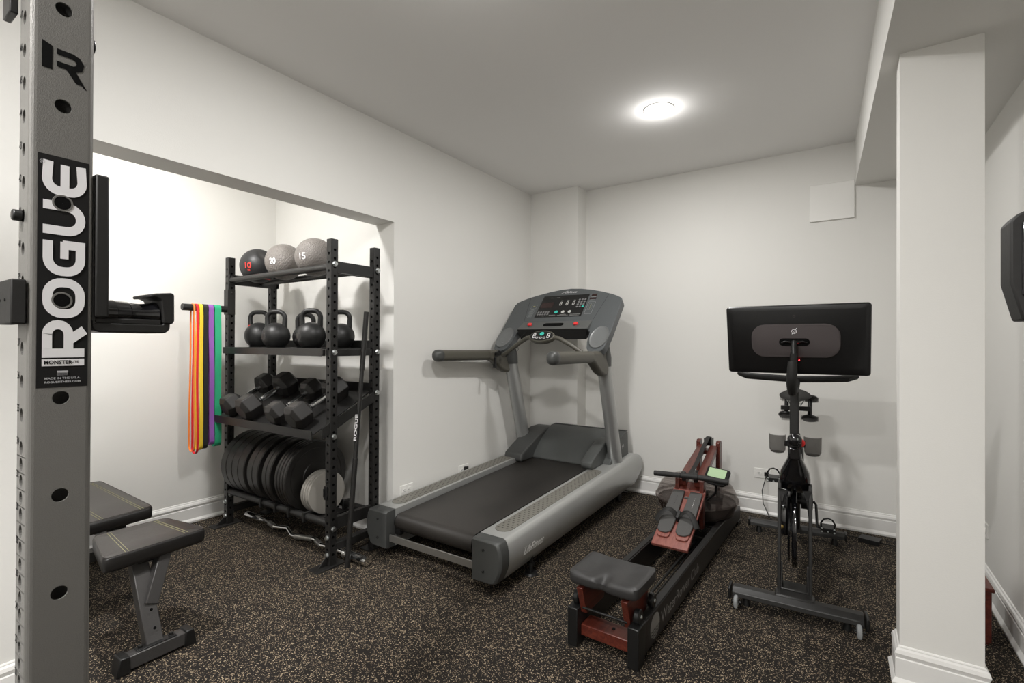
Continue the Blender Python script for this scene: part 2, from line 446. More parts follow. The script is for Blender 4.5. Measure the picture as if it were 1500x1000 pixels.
baseb('baseboard_near', [(XL, .60), (XL, -3.0)], 'white baseboard on the near left wall')

# ------------------------------------------------------------------ lights
def can(x, y, z, power, label, r=.083, spread=180, glow=.13):
    t = thing('recessed_light', label, 'ceiling light', (x, y, z), 0, None)
    b = B(); b.lathe([(r, -.001), (r+.002, -.004), (r+.007, -.004), (r+.010, 0), (r, 0)], n=48, caps=False)
    obj('trim_ring', b, m_trim, t)
    m = mat('lamp_lens', (.9, .9, .9), .5, emit=(1, .97, .92), estr=power/4.5)
    b = B(); b.lathe([(r, -.002), (.001, -.0025)], n=48, caps=False)
    obj('lens', b, m, t)
    L = bpy.data.lights.new('can_lamp', 'AREA'); L.shape = 'DISK'; L.size = 2*r; L.energy = power; L.color = (1, .985, .962); L.spread = R(spread)
    o = bpy.data.objects.new('can_lamp', L); col.objects.link(o); o.location = (0, 0, -.012); o.parent = t
    Lp = bpy.data.lights.new('can_glow', 'POINT'); Lp.energy = power*glow; Lp.color = (1, .985, .962); Lp.shadow_soft_size = .045
    o = bpy.data.objects.new('can_glow', Lp); col.objects.link(o); o.location = (0, 0, -.065); o.parent = t
    return t
PW = 35.5
can(-.924, 2.989, ZC, PW*.54, 'round recessed downlight glowing in the ceiling over the rowing machine')
can(-1.08, 1.25, ZC, PW*.80, 'round recessed downlight in the ceiling outside the frame, in front of the treadmill')
can(-.72, -.70, ZC, PW*1.8, 'round recessed downlight in the ceiling behind the camera')
can(-.35, -2.1, ZC, PW*1.5, 'unseen ceiling light added far behind the camera to brighten the pillar')  # added lamp without a seen source, lights the pillar front
can(-2.97, .85, ZC, PW*1.15, 'round recessed downlight inside the alcove')

# ------------------------------------------------------------------ wall fittings
b = B().box((-.184, YB-.016, 2.201), (.088, YB, 2.466))
o = obj('vent_cover', b, m_plate, bev=.003); setp(o, 'square blank white access panel high on the back wall beside the soffit', 'access panel')
def outlet(c, axis, label, plugs=2, plug=False, wide=True):
    """horizontal duplex outlet; axis = outward normal"""
    t = thing('wall_outlet', label, 'outlet', c, 0)
    n = V(axis); rt = V((0, 0, 1)).cross(n); up = V((0, 0, 1))
    w, h = (.118, .074)
    def pl(pts, a, b_): return [[rt*x+up*y+n*t_ for x, y in pts] for t_ in (a, b_)]
    bb = B(); bb.loft([[rt*x+up*y for x, y in rrect(w, h, .004)], [rt*x+up*y+n*.004 for x, y in rrect(w, h, .004)], [rt*x*.97+up*y*.95+n*.006 for x, y in rrect(w, h, .004)]])
    obj('cover_plate', bb, m_plate, t)
    for s in (-1, 1):
        bb = B(); bb.loft([[rt*x+up*y+n*.005 for x, y in rrect(.034, .030, .010, cx=s*.024)], [rt*x+up*y+n*.0085 for x, y in rrect(.033, .029, .010, cx=s*.024)]])
        r_ = obj('receptacle', bb, m_plate, t)
        bb = B()
        for q in (-.006, .006): bb.loft([[rt*x+up*y+n*k for x, y in rrect(.008, .0022, .0005, cx=s*.024+.001, cy=q)] for k in (.007, .0089)])
        bb.loft([[rt*x+up*y+n*k for x, y in rrect(.005, .005, .002, cx=s*.024-.009)] for k in (.007, .0089)])
        obj('slot', bb, m_dark, r_)
    return t
outlet((-.492, YB, .310), (0, -1, 0), 'white horizontal outlet on the back wall with the exercise bike cord plugged in')
outlet((XL, 2.411, .290), (1, 0, 0), 'white horizontal outlet on the left wall nearest the storage rack')
outlet((XL, 3.030, .300), (1, 0, 0), 'white outlet on the left wall holding a black plug, behind the treadmill deck')
outlet((XR, 3.56, .33), (-1, 0, 0), 'white outlet on the right wall past the pillar')
PLUG = B(); b = PLUG; b.box((XL+.009, 3.025, .292), (XL+.030, 3.055, .322)); b.tube([(XL+.03, 3.04, .305), (XL+.05, 3.04, .29), (XL+.045, 3.05, .2), (XL+.04, 3.1, .05), (XL+.045, 3.3, .006), (XL+.1, 3.6, .006), (-2.1, 3.9, .006)], .004, 8)


# ------------------------------------------------------------------ storage rack
RX, RY, RW, RL, RD, RH = -2.451, 1.775, .048, 1.172, .319, 1.908
rack = thing('storage_rack', 'tall black perforated steel storage rack with four shelves standing in the alcove opening', 'storage rack', (RX-RL/2, RY+RD/2, 0))
ang = 0.012
def up(x0, y0, skipz=()):
    b = B(); n = int(RH/.0508)
    zs = [.045+.0508*i for i in range(36)]
    h1 = [z for z in zs if z < RH-.02]; h2 = [z-.0 for z in zs]
    holed_tube(b, x0-RW, y0, RW, .008, RH, .005, {'+x': [z+.022 for z in h1], '-y': h1}, .0085)
    return b
FX, BX = RX, RX-RL
ups = {}
for nm, (x, y) in {'fr': (FX, RY), 'br': (FX-.004, RY+RD), 'fl': (BX, RY), 'bl': (BX-.004, RY+RD)}.items():
    u = obj('upright', up(x, y), m_black, rack, world=True, smooth=False); ups[nm] = (u, x, y)
    xs = -1 if nm[1] == 'l' else 1
for s_, xx in ((1, FX), (-1, BX)):
    b = B()
    # foot plates with gusset
    ya, yb = (RY-.10, RY+RD+RW+.10)
    for yy0, yy1 in ((RY-.095, RY+RW+.05), (RY+RD-.05, RY+RD+RW+.095)):
        b.box((xx-RW-.022, yy0, 0), (xx+.022, yy1, .008))
    b.prism([(RY-.06, .008), (RY, .008), (RY, .07)], 'x', xx-.027, xx-.021)
    b.prism([(RY+RD+RW, .008), (RY+RD+RW+.06, .008), (RY+RD+RW, .07)], 'x', xx-.027, xx-.021)
    obj('foot_plate', b, m_black, rack, world=True, bev=.0015)
    b = B(); holed_tube(b, 0, 0, .046, 0, RD-RW, .004, {}, .008)
    b.xform(M.Translation((xx-.001, RY+RW, .082)) @ M.Rotation(-pi/2, 4, 'X') @ M.Rotation(pi/2*0, 4, 'Z') @ M.Translation((-.046, -.046, 0)))
    obj('lower_brace', b, m_black, rack, world=True)
    # bolts
    b = B()
    for z in (.065, .165): bolt(b, (xx-.024, RY, z), (0, -1, 0))
    obj('brace_bolt', b, m_zinc, rack, world=True)
    b = B()
    for yy in (RY+.024, RY+RD+.024):
        for z in (1.762, 1.245, .752 if yy < RY+.1 else .985, .215): bolt(b, (xx+.0005, yy, z), (1, 0, 0), .013, .010)
    obj('shelf_bolt', b, m_zinc, rack, world=True)
# top ball cradle: two round rails + end plates
b = B(); b.cyl((BX-.002, RY+.024, 1.748), (FX-RW+.002, RY+.024, 1.748), .0205, 24); b.cyl((BX-.002, RY+.245, 1.748), (FX-RW+.002, RY+.245, 1.748), .0205, 24)
obj('ball_rail', b, m_black, rack, world=True)
b = B()
for xx in (FX-RW-.006, BX):
    b.box((xx, RY+.004, 1.715), (xx+.006, RY+RD+.044, 1.785))
    b.box((xx-.02 if xx > -3 else xx, RY+RD+.040, 1.715), (xx+.006 if xx > -3 else xx+.026, RY+RD+.044, 1.785))
obj('end_plate', b, m_black, rack, world=True, bev=.001)
b = B(); b.box((FX-RW+.006, RY+RW, 1.717), (FX-.012, RY+RD, 1.783)); b.box((BX-RW+.012, RY+RW, 1.717), (BX-.006, RY+RD, 1.783))
obj('side_rail', b, m_black, rack, world=True, bev=.001)
# kettlebell shelf (flat tray with front flange)
def tray(profile, x0, x1): return B().prism(profile, 'x', x0, x1)
x0, x1 = BX-.02, FX-RW-.004
b = tray([(RY-.022, 1.268), (RY+RD+.02, 1.268), (RY+RD+.02, 1.318), (RY+RD+.024, 1.318), (RY+RD+.024, 1.263), (RY-.018, 1.263), (RY-.018, 1.222), (RY-.022, 1.222)], BX-.028, FX-RW-.008)
b.box((FX-RW+.002, RY+RW, 1.222), (FX-.014, RY+RD, 1.263))
b.box((BX-RW+.014, RY+RW, 1.222), (BX-.002, RY+RD, 1.263))
b.box((FX-RW-.012, RY-.020, 1.224), (FX-RW-.0, RY-.001, 1.262))
obj('kettlebell_shelf', b, m_black, rack, world=True, bev=.0012)
# slanted dumbbell shelf
ys0, zs0, ys1, zs1 = 1.695, .775, 2.105, .995
b = tray([(ys0-.008, zs0-.030), (ys0-.012, zs0+.022), (ys0-.008, zs0+.022), (ys0, zs0), (ys1, zs1), (ys1-.006, zs1+.05), (ys1-.002, zs1+.05), (ys1+.006, zs1-.006), (ys0+.002, zs0-.006), (ys0-.004, zs0-.030)], BX-.012, FX-RW-.002)
obj('dumbbell_shelf', b, m_black, rack, world=True, bev=.001)
for xx in (FX-.006, BX-RW+.002):
    b = B().prism([(RY-.05, .748), (RY+RD+.02, .935), (RY+RD+.02, 1.0), (RY-.05, .812)], 'x', xx-.004, xx)
    obj('shelf_side', b, m_black, rack, world=True, bev=.001)
# plate cradle: two round rails + dividers + side angles
for yy in (RY+.0, RY+RD-.030):
    b = B().cyl((BX-.002, yy+.024, .238), (FX-RW+.002, yy+.024, .238), .0215, 24)
    r_ = obj('plate_rail', b, m_black, rack, world=True)
    for xx in (-3.20, -3.03, -2.88, -2.72):
        b = B().box((xx, yy-.004, .208), (xx+.018, yy+.052, .268)); obj('rail_clip', b, m_black, r_, world=True, bev=.002)
for xx in (FX-RW, BX-RW):
    b = B().box((xx+.010, RY+RW, .205), (xx+RW-.010, RY+RD, .275)); obj('side_rail', b, m_black, rack, world=True, bev=.001)
b = B().box((FX-.048-.004, RY-.006, .385), (FX-.022, RY, .465)); b.box((FX-.05, RY-.012, .40), (FX-.045, RY+.03, .45))
bolt(b, (FX-.028, RY-.001, .49), (0, -1, 0), .006, .006)
obj('latch', b, m_blackp, rack, world=True, bev=.001)
# band peg
b = B().cyl((-3.645, 1.487, 1.537), (-3.645, RY, 1.537), .0235, 28)
p_ = obj('band_peg', b, m_black, rack, world=True, bev=.003)
b = B().box((BX-RW-.004, RY-.006, 1.50), (BX+.004, RY+RW-.002, 1.68)); bolt(b, (BX+.004, RY+.022, 1.655), (1, 0, 0), .008, .004)
obj('peg_bracket', b, m_black, rack, world=True, bev=.002)

# resistance bands
def band(name, label, rgb, y, w, zb, sep=.05, th=.003, skew=0, flare=0):
    b = B(); m = mat(name, rgb, .55)
    rr = .0235+.002; path = []
    zc = 1.537; cx = -3.645
    def ring(x, z, nx, nz, k=0):
        yy = y+skew*k; h = w/2
        return [V((x-nx*th/2, yy-h, z-nz*th/2)), V((x+nx*th/2, yy-h, z+nz*th/2)), V((x+nx*th/2, yy+h, z+nz*th/2)), V((x-nx*th/2, yy+h, z-nz*th/2))]
    rings = []
    for i in range(13):
        a = pi-pi*i/12; rings.append(ring(cx+rr*cos(a), zc+rr*sin(a), cos(a), sin(a)))
    rb = sep*.62
    n = 16
    for i in range(1, n):
        f = i/n; x = cx+rr+(rb-rr)*f+.004*sin(f*9+y*40); rings.append(ring(x, zc+(zb+rb-zc)*f, 1, 0, f))
    for i in range(13):
        a = -pi*i/12; rings.append(ring(cx+rb*cos(a), zb+rb+rb*sin(a), cos(a), sin(a), 1))
    for i in range(1, n):
        f = 1-i/n; x = cx-rr-(rb-rr)*f+.004*sin(f*7+y*60); rings.append(ring(x, zc+(zb+rb-zc)*f, -1, 0, f))
    b.loft(rings, loop=True)
    o = obj(name, b, m, ang=50); return setp(o, label, 'resistance band', 'resistance bands on the rack peg')
band('resistance_band', 'narrow orange resistance band, furthest out on the peg of the storage rack', (.85, .25, .05), 1.553, .010, .560, .066)
band('resistance_band', 'narrow red resistance band next to the orange one on the peg', (.72, .02, .03), 1.572, .014, .545, .060)
band('resistance_band', 'yellow resistance band between the red and black ones', (.83, .57, .04), 1.596, .022, .565, .056)
band('resistance_band', 'black resistance band hanging between the yellow and purple ones', (.02, .02, .018), 1.626, .028, .570, .054)
band('resistance_band', 'purple resistance band hanging beside the green one', (.27, .10, .40), 1.660, .032, .590, .050, skew=.008)
band('resistance_band', 'wide green resistance band, closest to the rack upright', (.03, .38, .19), 1.704, .042, .575, .048, skew=.004)

# medicine balls
def ball(x, y, z, r, m, label, txt, tm, dents=False, ty=0):
    t = thing('medicine_ball', label, 'medicine ball', (x, y, z-r), 0, 'medicine balls on the top rails')
    D = V((.76, .16, .62)).normalized(); D2 = V((-.8, .3, .45)).normalized()
    def fn(d):
        if not dents: return 1
        k = 1
        for q in (D, D2):
            dd = d-q; u = math.acos(max(-1, min(1, d.dot(q))))
            if u < .62: k -= .24*(.5+.5*cos(pi*u/.62))**.6
        return k
    obj('ball', B().sphere((0, 0, r), r, 72, 48, fn=fn), m, t, ang=60)
    if not dents:
        b = B().lathe([(r*1.0005*cos(a), r*1.002*sin(a)) for a in (-.012, -.006, .006, .012)], (0, 0, r), n=64, caps=False)
        obj('seam', b, m, t)
    # number on the side toward -y/+x
    a = R(ty); dn = V((sin(a), -cos(a), -.02)).normalized(); rt = V((cos(a), sin(a), 0)); upv = dn.cross(rt)*-1
    upv = V((0, 0, 1))
    def wrap(p):
        c = V((0, 0, r)); return c+(p-c).normalized()*(r*1.018)
    b = B(); text_add(b, txt, V((0, 0, r))+dn*r+rt*(-.026)+upv*(-.030), rt, upv, .042, .046, offset=.02, fn=wrap)
    obj('number', b, tm, t, smooth=False)
    if dents:
        b = B(); text_add(b, 'LB', V((0, 0, r))+dn*r+rt*(-.010)+upv*(-.052), rt, upv, .014, .020, offset=.02, fn=wrap); obj('unit_mark', b, tm, t, smooth=False)
        b = B()
        for zz in (-.80,): b.lathe([(r*1.003*cos(a_), r*1.003*sin(a_)) for a_ in (-.93, -.90, -.87)], (0, 0, r), n=48, caps=False)
        obj('stripe', b, tm, t)
        q = V((-.25, -.50, .83)).normalized(); qa = q.cross(V((0, 0, 1))).normalized(); qb = q.cross(qa); c = V((0, 0, r))
        b = B().loft([[c+(q+qa*(.10*k*cos(pi*i/8))+qb*(.07*k*sin(pi*i/8))).normalized()*r*1.004 for i in range(16)] for k in (1, .05)], caps=False)
        obj('top_mark', b, tm, t)
    return t
by = RY+.135
ball(-3.475, by, 1.850, .122, m_ballb, 'black medicine ball with hand dents and a red 10, left on the top rails', '10', mat('red_print', (.8, .05, .04), .5), True, ty=30)
ball(-3.150, by, 1.850, .122, m_ballg, 'grey pebbled medicine ball marked 20 in the middle of the top rails', '20', m_white, ty=24)
ball(-2.805, by, 1.850, .122, m_ballg, 'grey pebbled medicine ball marked 15, nearest the front right upright', '15', m_white, ty=20)

# kettlebells
def kettlebell(x, y, label, r=.090, h=.255, rz=0, rings=False):
    t = thing('kettlebell', label, 'kettlebell', (x, y, 1.268), rz, 'kettlebells on the second shelf')
    prof = [(.001, 0), (r*.62, 0), (r*.70, .004)]
    zc = r*.86
    a0 = math.asin(-(zc-.006)/r)
    for i in range(25):
        a = a0+(pi/2-a0)*i/24; prof.append((r*cos(a), zc+r*sin(a)))
    obj('body', B().lathe(prof, n=48), m_iron, t, ang=50)
    w = r*.60; path = []; zt = h-.016; zb = zc+r*.62
    path += [(-w*.98, 0, zb-.01), (-w*1.06, 0, zb+.02)]
    rc = .044
    path += [(-w*1.02+rc*(1-cos(R(a)))-.004, 0, zt-rc+rc*sin(R(a))) for a in range(0, 91, 15)]
    path += [(-p[0], 0, p[2]) for p in path[::-1]]
    rad = [.019, .0165]+[.0155]*7+[.0155]*7+[.0165, .019]
    obj('handle', B().tube(path, rad, 18), m_iron, t, ang=60)
    if rings:
        b = B()
        for s in (-1, 1): b.cyl((s*w*.99, 0, zb-.004), (s*w*1.06, 0, zb+.018), .0215, 20, .0185)
        obj('color_ring', b, m_kred, t)
        b = B()
        def wrap(p):
            c = V((0, 0, zc)); return c+(p-c).normalized()*(r*1.006)
        text_add(b, 'ROGUE', V((-.045, -r, zc-.018)), (1, 0, 0), (0, 0, 1), .022, .09, offset=.02, fn=wrap); obj('raised_lettering', b, m_iron, t, smooth=False)
    else:
        b = B(); dn = V((-.55, -.83, -.05)).normalized(); rt = V((.83, -.55, 0)); c = V((0, 0, zc))
        ring0 = [c+(dn*r+rt*(.020*cos(2*pi*i/24))+V((0, 0, 1))*(.026*sin(2*pi*i/24))).normalized()*(r*1.004) for i in range(24)]
        b.loft([[c+(p-c)*.99 for p in ring0], ring0, [c+((p-c)*.8+dn*r*.2).normalized()*r*1.006 for p in ring0]])
        obj('badge', b, mat('badge_iron', (.045, .043, .042), .5), t)
    return t
KL = ['black kettlebell with red rings at the handle, left rear of the second shelf', 'black kettlebell standing in front of the red-ringed one',
      'black kettlebell half hidden behind the middle one', 'black kettlebell at the front of the shelf, right next to the near upright', 'black kettlebell at the rear right, seen between the two right uprights']
kettlebell(-3.60, 1.985, KL[0], .098, .275, R(35), True)
kettlebell(-3.17, 1.865, KL[1], .090, .258, R(35))
kettlebell(-3.105, 2.042, KL[2], .084, .245, R(35))
kettlebell(-2.775, 1.865, KL[3], .088, .252, R(35))
kettlebell(-2.705, 2.035, KL[4], .086, .250, R(35))

# dumbbells on the slanted shelf
sl = math.atan2(zs1-zs0, ys1-ys0)
def dumbbell(x, s0, r, hl, gl, label):
    t = thing('dumbbell', label, 'dumbbell', (x, ys0+s0*cos(sl), zs0+s0*sin(sl)), 0, 'hex dumbbells on the slanted shelf')
    t.rotation_euler = (sl, 0, 0); ROOTM[t.name] = M.Identity(4)
    ap = r*cos(pi/6)
    def hexr(y, rr): return [V((rr*cos(pi/3*i), y, ap+rr*sin(pi/3*i))) for i in range(6)]
    for k, y0 in enumerate((0, hl+gl)):
        b = B(); b.loft([hexr(y0, r*.62), hexr(y0+.022, r), hexr(y0+hl-.022, r), hexr(y0+hl, r*.62)])
        for f in b.bm.faces: f.smooth = False
        h_ = obj('head', b, m_hex, t, bev=.004, smooth=False)
        b = B(); b.loft([[V((x_, y0+hl/2+y_, 2*ap+.0)) for x_, y_ in rrect(r*.72, hl*.42, .004)], [V((x_, y0+hl/2+y_, 2*ap+.0012)) for x_, y_ in rrect(r*.70, hl*.40, .004)]])
        obj('weight_plate_mark', b, mat('hex_rubber_mark', (.045, .041, .038), .5), h_)
    g = hl; prof = []
    for i in range(13):
        f = i/12; prof.append((.0145+.0035*sin(pi*f), g-.004+(gl+.008)*f))
    h_ = obj('handle', B().lathe(prof, (0, 0, ap), 'y', 24), m_chrome, t)
    b = B()
    for f in (.12, .88): b.cyl((0, g+gl*f-.004, ap), (0, g+gl*f+.004, ap), .0175, 24)
    obj('collar', b, m_blackp, h_)
    return t
dumbbell(-3.475, .020, .080, .120, .150, 'black hex dumbbell with chrome handle, leftmost on the slanted shelf')
dumbbell(-3.235, .008, .088, .130, .155, 'black hex dumbbell with chrome handle, second from the left and largest in view')
dumbbell(-2.905, .010, .077, .115, .155, 'black hex dumbbell with chrome handle, third from the left on the slanted shelf')
dumbbell(-2.675, .004, .084, .128, .155, 'black hex dumbbell with chrome handle, closest to the near right upright')

# weight plates (axis along x)
def plate(x0, x1, r, m, cy, label, group, hub=.025, iron=False):
    zrail = .238; rt = .0215; half = (RD-.030)/2; cyc = RY+.024+half
    cz = zrail+math.sqrt((r+rt)**2-half**2) if r > half else zrail+.1
    t = thing('weight_plate', label, 'weight plate', ((x0+x1)/2, cyc if cy is None else cy, cz-r), 0, group)
    h = (x1-x0)/2-.0006
    prof = [(hub, -h), (r*.42, -h), (r*.44, -h+.004 if not iron else -h+.002), (r*.80, -h+.004 if not iron else -h+.002), (r*.83, -h), (r*.97, -h), (r, -h+.004), (r, h-.004), (r*.97, h), (r*.83, h), (r*.80, h-.004 if not iron else h-.002), (r*.44, h-.004 if not iron else h-.002), (r*.42, h), (hub, h), (hub, -h)]
    obj('disc', B().lathe(prof, (0, 0, r), 'x', 72, caps=False), m, t, ang=30)
    b = B().lathe([(hub, -h-.001), (hub+.012, -h-.001), (hub+.012, h+.001), (hub, h+.001), (hub, -h-.001)], (0, 0, r), 'x', 32, caps=False)
    obj('hub_ring', b, m_steel if not iron else m_smallplate, t)
    return t
xs = [(-3.600, -3.528), (-3.525, -3.452), (-3.449, -3.376), (-3.373, -3.300)]
names = ['leftmost and thickest', 'second from the left', 'third from the left', 'fourth from the left']
for (a, c), nm in zip(xs, names): plate(a, c, .225, m_brownplate, None, 'thick black bumper plate on the lower rack rails, '+nm, 'bumper plates on the lower rails')
xs2 = [(-3.258, -3.196), (-3.193, -3.132), (-3.078, -3.034), (-3.031, -2.988)]
nm2 = ['first of the pair after the thick four', 'second of the pair after the thick four', 'left one of the next thinner pair', 'right one of the thinner pair']
for (a, c), nm in zip(xs2, nm2): plate(a, c, .225, m_brownplate, None, 'black bumper plate on the lower rack rails, '+nm, 'bumper plates on the lower rails')
xs3 = [(-2.935, -2.907), (-2.904, -2.877), (-2.874, -2.847), (-2.844, -2.817)]
nm3 = ['first of the thin four', 'second of the thin four', 'third of the thin four', 'rightmost, showing its whole flat face']
for (a, c), nm in zip(xs3, nm3): plate(a, c, .225, m_brownplate, None, 'thin black bumper plate, '+nm, 'bumper plates on the lower rails')
# small iron plates stand leaning together on the front rail
for i, nm in enumerate(['leftmost against the black plates', 'second from the left', 'third from the left', 'rightmost with its full face showing']):
    x0 = -2.785+i*.022
    t = thing('weight_plate', 'small grey iron plate before the bumper plates, '+nm, 'weight plate', (x0, 1.935, .221), 0, 'small grey plates on the lower rails')
    r = .132
    obj('disc', B().lathe([(.026, 0), (r*.3, 0), (r*.9, 0), (r*.99, .001), (r, .004), (r, .016), (r*.99, .019), (r*.9, .020), (r*.3, .020), (.026, .020), (.026, 0)], (0, 0, r), 'x', 56, caps=False), m_smallplate, t, ang=30)
b = B().box((-2.81, 1.83, .208), (-2.65, 2.045, .2205)); b.box((-2.80, 1.80, .206), (-2.77, 2.08, .216)); b.box((-2.69, 1.80, .206), (-2.66, 2.08, .216))
obj('plate_tray', b, m_black, rack, world=True, bev=.002)

# curl bar on the floor under the rack
b = B()
cb = thing('curl_bar', 'chrome zigzag curl bar lying on the floor under the storage rack', 'barbell', (-2.95, 1.91, 0))
zc_ = .030
pth = [(-3.44, 1.930), (-3.33, 1.925), (-3.24, 1.905), (-3.235, 1.905), (-3.14, 1.94), (-3.0, 1.885), (-2.98, 1.885), (-2.82, 1.93), (-2.70, 1.895), (-2.60, 1.91), (-2.48, 1.905)]
obj('shaft', b.tube([(x, y, zc_) for x, y in pth], .0145, 14), m_chrome, cb, world=True)
b = B()
for (p, q) in (((-3.34, 1.925), (-3.24, 1.906)), ((-2.97, 1.887), (-2.84, 1.926)), ((-2.79, 1.921), (-2.715, 1.90))):
    b.cyl((p[0], p[1], zc_), (q[0], q[1], zc_), .0165, 18)
obj('knurled_grip', b, m_steel, cb, world=True)
b = B()
for s in (-1, 1):
    e = (-3.44, 1.930) if s < 0 else (-2.48, 1.905)
    b.cyl((e[0], e[1], zc_), (e[0]+s*.02, e[1], zc_), .030, 24); b.cyl((e[0]+s*.02, e[1], zc_), (e[0]+s*.20, e[1], zc_), .025, 24)
obj('sleeve', b, m_chrome, cb, world=True)

# black bar leaning in the rack
lb = thing('leaning_bar', 'long black bar with white lettering leaning on the right side of the storage rack', 'barbell', (-2.367, 1.825, 0))
p0, p1 = V((-2.372, 1.835, .002)), V((-2.385, 1.975, 1.485)); d = (p1-p0).normalized()
b = B(); b.cyl(p0, p1, .0125, 20); obj('shaft', b, m_black, lb, world=True)
b = B(); q0 = p0+d*1.14; b.cyl(q0, p1+d*.004, .0150, 20); b.cyl(p0, p0+d*.62, .0150, 20); obj('sleeve', b, m_black, lb, world=True)
b = B(); n_ = V((.95, -.30, 0)).normalized(); upv = n_.cross(d).normalized()
c0 = p0+d*.725+n_*.0132-upv*(-.0085)
text_add(b, 'ROGUE', c0, d, -upv if False else (d.cross(n_))*-1, .017, .155, offset=.03, lift=.0002)
obj('lettering', b, m_white, lb, world=True, smooth=False)

# ------------------------------------------------------------------ power rack tower
TX0, TY0, TW = -1.0-.0762, .2035, .0762
pr = thing('power_rack', 'tall grey steel power rack upright with a black brand sticker at the left edge', 'power rack', (TX0+TW/2, TY0+TW/2, 0))
zface = [1.815-.1503*i for i in range(-5, 13)]
num = {}
for n in range(35, 58): num[n] = 1.189+.0503*(n-35)
for n in range(1, 35): num[n] = 1.139-.0252*(34-n)
znar = [z for z in num.values() if z > .1]
b = B(); holed_tube(b, TX0, TY0, TW, .01, 2.60, .008, {'+x': [z for z in zface if .1 < z < 2.5], '-y': znar}, .0105)
for v_ in b.bm.verts: v_.co.x = -1+(v_.co.x+1)*.77
obj('upright', b, m_tower, pr, world=True, smooth=False)
def ringband(cz, face, r0, r1, m, parent):
    pass
# rims round the holes in the sticker, logo with painted cut-out shade, numbers
b = B()
# I bar + R: flat dark shapes painting the shade of a cut-out
O = V((-1.0, 0, 0)); rt = V((0, 1, 0)); upz = V((0, 0, 1))
O = V((-1.0, TY0, 0))
def mk(pts): flat_poly(b, [(y-TY0, z) for y, z in pts], O, rt, upz, .0004)
mk([(.2165, 1.716), (.2285, 1.716), (.2285, 1.752), (.2165, 1.757)])
ribbon(b, [(y-TY0, z) for y, z in [(.2335, 1.7465), (.252, 1.7465), (.258, 1.744), (.2615, 1.738), (.260, 1.731), (.254, 1.7275), (.2335, 1.7275)]], .0088, O, rt, upz, .0004)
mk([(.2415, 1.7275), (.2540, 1.7275), (.2700, 1.7000), (.2655, 1.7020), (.2645, 1.7050), (.2560, 1.7060)])
obj('cut_out_shade', b, m_dark, pr, world=True, smooth=False, label='flat black letter mark painting the shade of a cut-out')
b = B()
for n in num:
    if num[n] < .3 or num[n] > 2.0: continue
    if n < 35 and n % 2: continue
    if n == 38: continue
    zz = num[n]+.004
    text_add(b, str(n), V((-1.0528, TY0, zz)), (1, 0, 0), (0, 0, 1), .0115, .0125, offset=.01, lift=.0003)
obj('hole_numbers', b, m_dark, pr, world=True, smooth=False)
# sticker with lettering, pieces arranged around the two holes
st = B()
sy0, sy1, sz0, sz1 = .2130, .2735, 1.2300, 1.5850
hz = [z for z in zface if sz0 < z < sz1]
cells = []
yc = TY0+TW/2; hr = .0118
zz = sz0
for h in sorted(hz):
    st.face([(-.9997, sy0, zz), (-.9997, sy1, zz), (-.9997, sy1, h-.016), (-.9997, sy0, h-.016)])
    a, t_ = h-.016, h+.016; per = []
    cor = [(sy1, t_), (sy0, t_), (sy0, a), (sy1, a)]
    for i in range(4):
        p, q = cor[i], cor[(i+1) % 4]
        for j in range(4): per.append((p[0]+(q[0]-p[0])*j/4, p[1]+(q[1]-p[1])*j/4))
    circ = [(yc+hr*cos(R(45+22.5*i)), h+hr*sin(R(45+22.5*i))) for i in range(16)]
    for i in range(16):
        j = (i+1) % 16; st.face([(-.9997, *circ[i]), (-.9997, *per[i]), (-.9997, *per[j]), (-.9997, *circ[j])])
    zz = t_
st.face([(-.9997, sy0, zz), (-.9997, sy1, zz), (-.9997, sy1, sz1), (-.9997, sy0, sz1)])
sk = obj('sticker', st, m_sticker, pr, world=True, smooth=False, label='black sticker with large white vertical lettering')
# letters: reading upward; text x -> +Z, text y -> -Y.  cap height .050, advance .060
b = B(); LO = V((-1.0, .2690, 1.2760)); LR = V((0, 0, 1.19)); LU = V((0, -1, 0)); H = .0500; W = .0115
def st_(pts, closed=False, w=W): ribbon(b, pts, w, LO, LR, LU, .0009, closed)
h = W/2
def at(x, pts): return [(x+p[0], p[1]) for p in pts]
lw = .0515
# R
st_(at(0, [(h, 0), (h, H)])); st_(at(0, [(W, H-h), (.030, H-h)]+arc(.030, H-h-.0125, .0125, 90, -90, 8)+[(W, H-h-.025)]))
st_(at(0, [(.022, H-h-.025), (.036, 0)]), w=W*1.05)
# O
st_(at(lw, [(x+.0255, y+H/2) for x, y in rrect(.040, H-W, .0165, 6)]), True)
# G
g = [(.044, H-h)]+arc(.0220, H-h-.0165, .0165, 90, 180, 6)+arc(.0220, h+.0165, .0165, 180, 270, 6)+[(.044-h+.002, h), (.044-h+.002, H*.54)]
st_(at(lw*2+.003, g)); st_(at(lw*2+.003, [(.022, H*.5), (.044, H*.5)]), w=W*.85)
# U
u_ = [(h, H)]+arc(h+.0150, h+.0165, .0150, 180, 270, 6, .0165)+arc(.043-h-.0150, h+.0165, .0150, 270, 360, 6, .0165)+[(.043-h, H)]
st_(at(lw*3+.004, u_))
